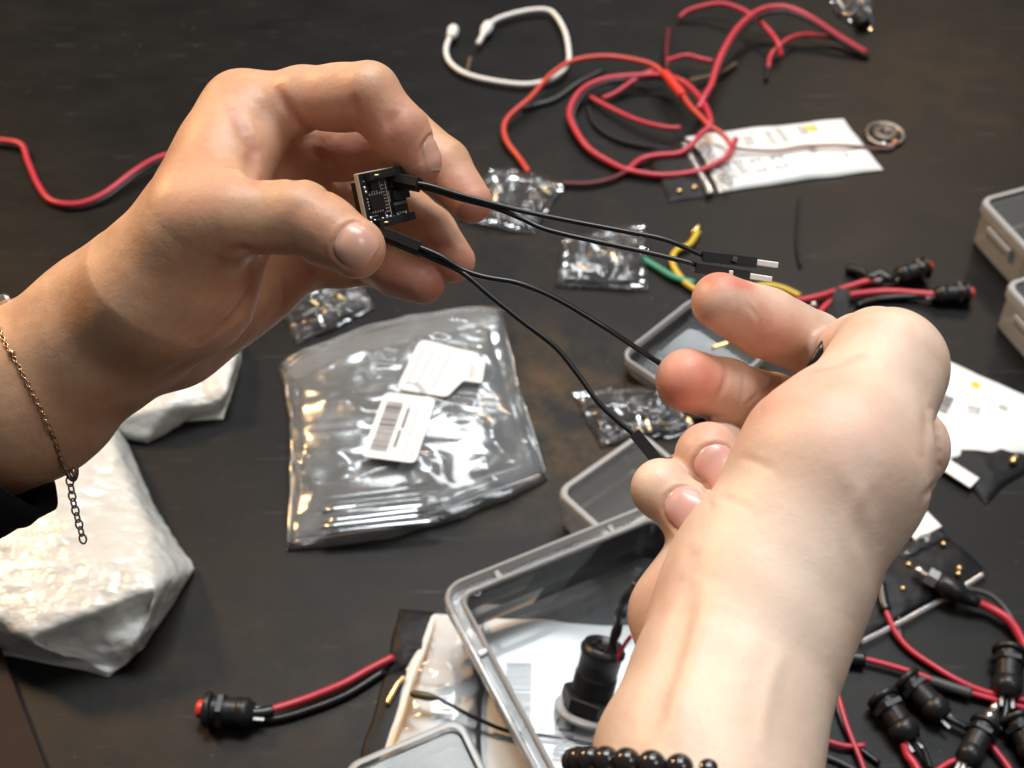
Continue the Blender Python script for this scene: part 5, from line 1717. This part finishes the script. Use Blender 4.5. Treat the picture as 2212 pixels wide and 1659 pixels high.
switch("red capped push switch alone at the bottom left", (424, 1531), (548, 1541), True, 1.0, leads=[
    ([(548, 1540, 5), (590, 1532, 4), (660, 1510, 3), (740, 1478, 3), (800, 1445, 3), (850, 1420, 3)], 1.5, M_red),
    ([(548, 1552, 3), (600, 1552, 2), (670, 1532, 1.8), (750, 1500, 1.8), (830, 1450, 1.8)], 1.4, M_rubber),
    ([(544, 1541, 5), (565, 1540, 4.5), (590, 1535, 4)], 2.2, M_rubber)])
switch("upper of the two red capped switches at the right", (2013, 574), (1938, 596), True, 0.82, z=7, leads=[
    ([(1938, 597, 5), (1905, 605, 5), (1872, 608, 4), (1820, 624, 3), (1770, 640, 3), (1700, 655, 3), (1640, 668, 3)], 1.6, M_red),
    ([(1940, 590, 5), (1920, 602, 6), (1900, 592, 6), (1880, 600, 5), (1868, 590, 4), (1830, 580, 2)], 2.3, M_rubber),
    ([(1935, 602, 4), (1910, 600, 5), (1895, 612, 4), (1875, 604, 3)], 2.2, M_rubber)])
switch("lower of the two red capped switches at the right", (2104, 632), (2018, 636), True, 0.82, leads=[
    ([(2018, 637, 5), (1985, 634, 4), (1930, 630, 3.5), (1880, 632, 3), (1828, 640, 3), (1790, 656, 3), (1760, 690, 3)], 1.7, M_red),
    ([(2016, 640, 4), (1980, 640, 3), (1900, 645, 2), (1850, 660, 2)], 1.5, M_rubber)])
tape = facets("black_tape", [(1806, 620, 9), (1838, 626, 9), (1832, 668, 6), (1815, 712, 2), (1770, 706, 2), (1792, 660, 7)], [(0, 1, 2, 5), (5, 2, 3, 4)], 3, 0.3, 6, 4, M_matte)
prop(tape, "flag of black tape round the red wires above the thumb", "tape")
prop(mesh_obj("solder_blob", *lathe([(0, 1.6), (1.0, 1.9), (2.2, 1.4), (2.8, 0.4)], tab(1757, 662, 3), UP, 12), M_steel), "bright solder blob beside the black tape", "solder")

# lower right heap
sp1 = Sheet([(1800, 1200), (2022, 1134), (2132, 1238), (1852, 1394)], 2.6, 1.1, 12.0, 83, pw=0.4)
hb = pouch("antistatic_pouch", "black antistatic pouch with clear seal beside the right wrist", "pouch", sp1, M_antistatic, n=44, m=44)
mesh_obj("white_corner", *box(tab(1990, 1136, 4.5), norm(tab(2022, 1136) - tab(1966, 1166)), norm(np.cross(UP, tab(2022, 1136) - tab(1966, 1166))), UP, 14, 9, 0.8, 0.3), M_pouchwhite, hb, smooth=False)
mesh_obj("seal", *polyline_tube([(1858, 1388, 3), (1930, 1352, 3), (1985, 1322, 3), (2060, 1280, 3), (2130, 1236, 3)], 1.3, flat=0.4), film("pouch_seal", haze=0.22, rough=0.3, hazecol=(0.6, 0.62, 0.64), gloss=0.4), hb)
s6 = Sheet([(1925, 1205), (2018, 1152), (2040, 1170), (1945, 1225)], 3.0, 1.6, 5.0, 87, base=3.0)
T, B, F, n, m = s6.mesh(30, 16)
mesh_obj("crinkled_window", T, F, M_film, hb)
for (x, y) in ((1963, 1220), (2038, 1176), (2072, 1228), (2070, 1240), (1950, 1272)):
    mesh_obj("glint_dot", *lathe([(0, 1.3), (0.8, 1.2), (1.3, 0.4)], tab(x, y, 4.2), UP, 10), M_gold, hb)  # gold dots stand in for glints of light on the pouch
jk2 = empty("jack_plug", tab(2015, 1243))
prop(jk2, "jack plug with bright metal nut on the black pouch", "plug")
ja, jb2 = tab(1976, 1228, 9), tab(2110, 1302, 6)
jx = norm(jb2 - ja)
mesh_obj("tip", *lathe([(0, 0.8), (1, 1.6), (3.5, 1.8), (3.7, 1.2), (5, 1.2)], ja, jx, 16), M_steel, jk2)
mesh_obj("nut", *lathe([(5, 3.3), (5.3, 3.8), (9.4, 3.8), (9.8, 3.3)], ja, jx, 6), M_steel, jk2, smooth=False)
mesh_obj("barrel", *lathe([(9.8, 3.0), (10.5, 4.0), (19, 4.2), (20, 3.2), (24, 2.6), (27, 1.9)], ja, jx, 20), M_black, jk2)
mesh_obj("lead", *polyline_tube([(2100, 1298, 6), (2135, 1312, 5), (2178, 1338, 5), (2204, 1375, 4), (2225, 1420, 3)], 1.7), M_red, jk2)
mesh_obj("lead", *polyline_tube([(2077, 1272, 7), (2110, 1276, 6), (2145, 1290, 5), (2180, 1328, 4), (2215, 1400, 3)], 1.2), M_grey, jk2)
wire("red_wire", "red and black wire from the pouch sweeping to the right edge, upper strand", [(1900, 1270, 5), (1908, 1300, 4.5), (1918, 1330, 4), (1938, 1371, 3), (1968, 1405, 2.5), (2013, 1436, 2.5), (2066, 1468, 3), (2133, 1496, 3), (2230, 1516, 3)], 1.16, M_red, "red wires in the lower right heap")
wire("black_sleeve", "black sleeve over the upper red strand beside the pouch", [(1902, 1262, 5), (1908, 1300, 4.6), (1914, 1318, 4.4)], 2.2, M_rubber, None, "sleeve")
wire("black_wire", "black wire beside the upper red strand in the lower right", [(1938, 1262, 3), (1942, 1310, 2), (1945, 1372, 1.6), (1985, 1418, 1.5), (2040, 1455, 1.5), (2120, 1500, 1.5), (2230, 1530, 1.5)], 0.96, M_rubber, None)
wire("red_wire", "red wire from the right wrist towards the fallen switches", [(1790, 1418, 3), (1830, 1420, 3), (1867, 1424, 3), (1923, 1438, 3), (1987, 1458, 3), (2040, 1480, 3), (2100, 1498, 3), (2150, 1512, 3), (2230, 1534, 3)], 1.16, M_red, "red wires in the lower right heap")
wire("black_sleeve", "black sleeve over the wire end at the right wrist", [(1785, 1418, 3), (1830, 1421, 3.2), (1868, 1425, 3.2)], 2.7, M_rubber, None, "sleeve")
wire("grey_sleeve", "grey sleeve over the middle of the lower red strand", [(2010, 1470, 3.4), (2050, 1483, 3.4), (2098, 1498, 3.4)], 2.1, M_grey, None, "sleeve")
wire("red_wire", "steep red wire at the wrist in the lower right", [(1800, 1470, 3), (1812, 1510, 3), (1830, 1570, 3), (1858, 1640, 3), (1880, 1700, 3)], 1.06, M_red, "red wires in the lower right heap")
wire("red_wire", "flat red wire end touching the steep red wire", [(1750, 1585, 2.5), (1790, 1602, 2.5), (1830, 1612, 2.5), (1868, 1610, 2.5)], 1.06, M_red, "red wires in the lower right heap")
wire("grey_wire", "thin grey wire at the bottom edge beside the wrist", [(1750, 1625, 1.5), (1800, 1640, 1.5), (1850, 1665, 1.5)], 0.9, M_grey, None)
wire("black_wire", "black wire crossing behind the steep red wire", [(1800, 1480, 1.5), (1812, 1540, 1.5), (1840, 1600, 1.5), (1900, 1650, 1.5)], 1.04, M_rubber, None)
switch("black switch lying nearest the right wrist", (1902, 1500), (1968, 1598), False, 0.95, leads=[
    ([(1952, 1600, 5), (1960, 1630, 4), (1975, 1650, 4), (1992, 1680, 4)], 1.5, M_red), ([(1975, 1590, 5), (1995, 1620, 4), (2010, 1660, 3)], 1.2, M_rubber)])
switch("black switch lying just behind the nearest one", (1952, 1462), (2040, 1548), False, 0.9, leads=[([(2040, 1548, 4), (2075, 1565, 4), (2110, 1585, 3)], 1.4, M_rubber)])
switch("black switch standing on its side at the right edge", (2180, 1400), (2176, 1505), False, 0.95, leads=[([(2176, 1505, 4), (2172, 1540, 3), (2160, 1580, 3)], 1.4, M_rubber)])
switch("black switch with bright metal tip at the bottom right", (2132, 1560), (2085, 1650), False, 0.85, tip=True, leads=[([(2085, 1650, 4), (2070, 1680, 4), (2050, 1700, 3)], 1.5, M_steel)])
switch("black switch half out of frame in the bottom right corner", (2190, 1545), (2240, 1640), False, 0.9)
wire("red_wire", "red wire in the bottom right corner", [(2120, 1580, 3), (2150, 1620, 3), (2180, 1660, 3), (2200, 1700, 3)], 1.13, M_red, "red wires in the lower right heap")
wire("red_wire", "red wire end at the bottom edge under the metal tipped switch", [(2020, 1668, 3), (2050, 1648, 3), (2075, 1640, 3)], 1.06, M_red, "red wires in the lower right heap")
switch("black cable plug at the far top right beside the grey bag", (1868, 55), (1826, -10), False, 0.62)

# brown board in the near left corner
M_leather = plain("brown_board", (0.022, 0.012, 0.009), 0.55, spec=0.12, var=0.15, bscale=40, bump=0.1)
c0, c1 = tab(-4, 1385, 4), tab(112, 1690, 4)
dx = norm(c1 - c0); dn = norm(np.cross(UP, dx))
dn = dn if dn[0] < 0 else -dn
V, F = box((c0 + c1) / 2 + dn * 60 + dx * 20 - UP * 2, dx, np.cross(UP, dx), UP, 150, 120, 4, 0.8)
prop(mesh_obj("brown_board", V, F, M_leather, smooth=False), "dark brown flat board in the bottom left corner", "board")
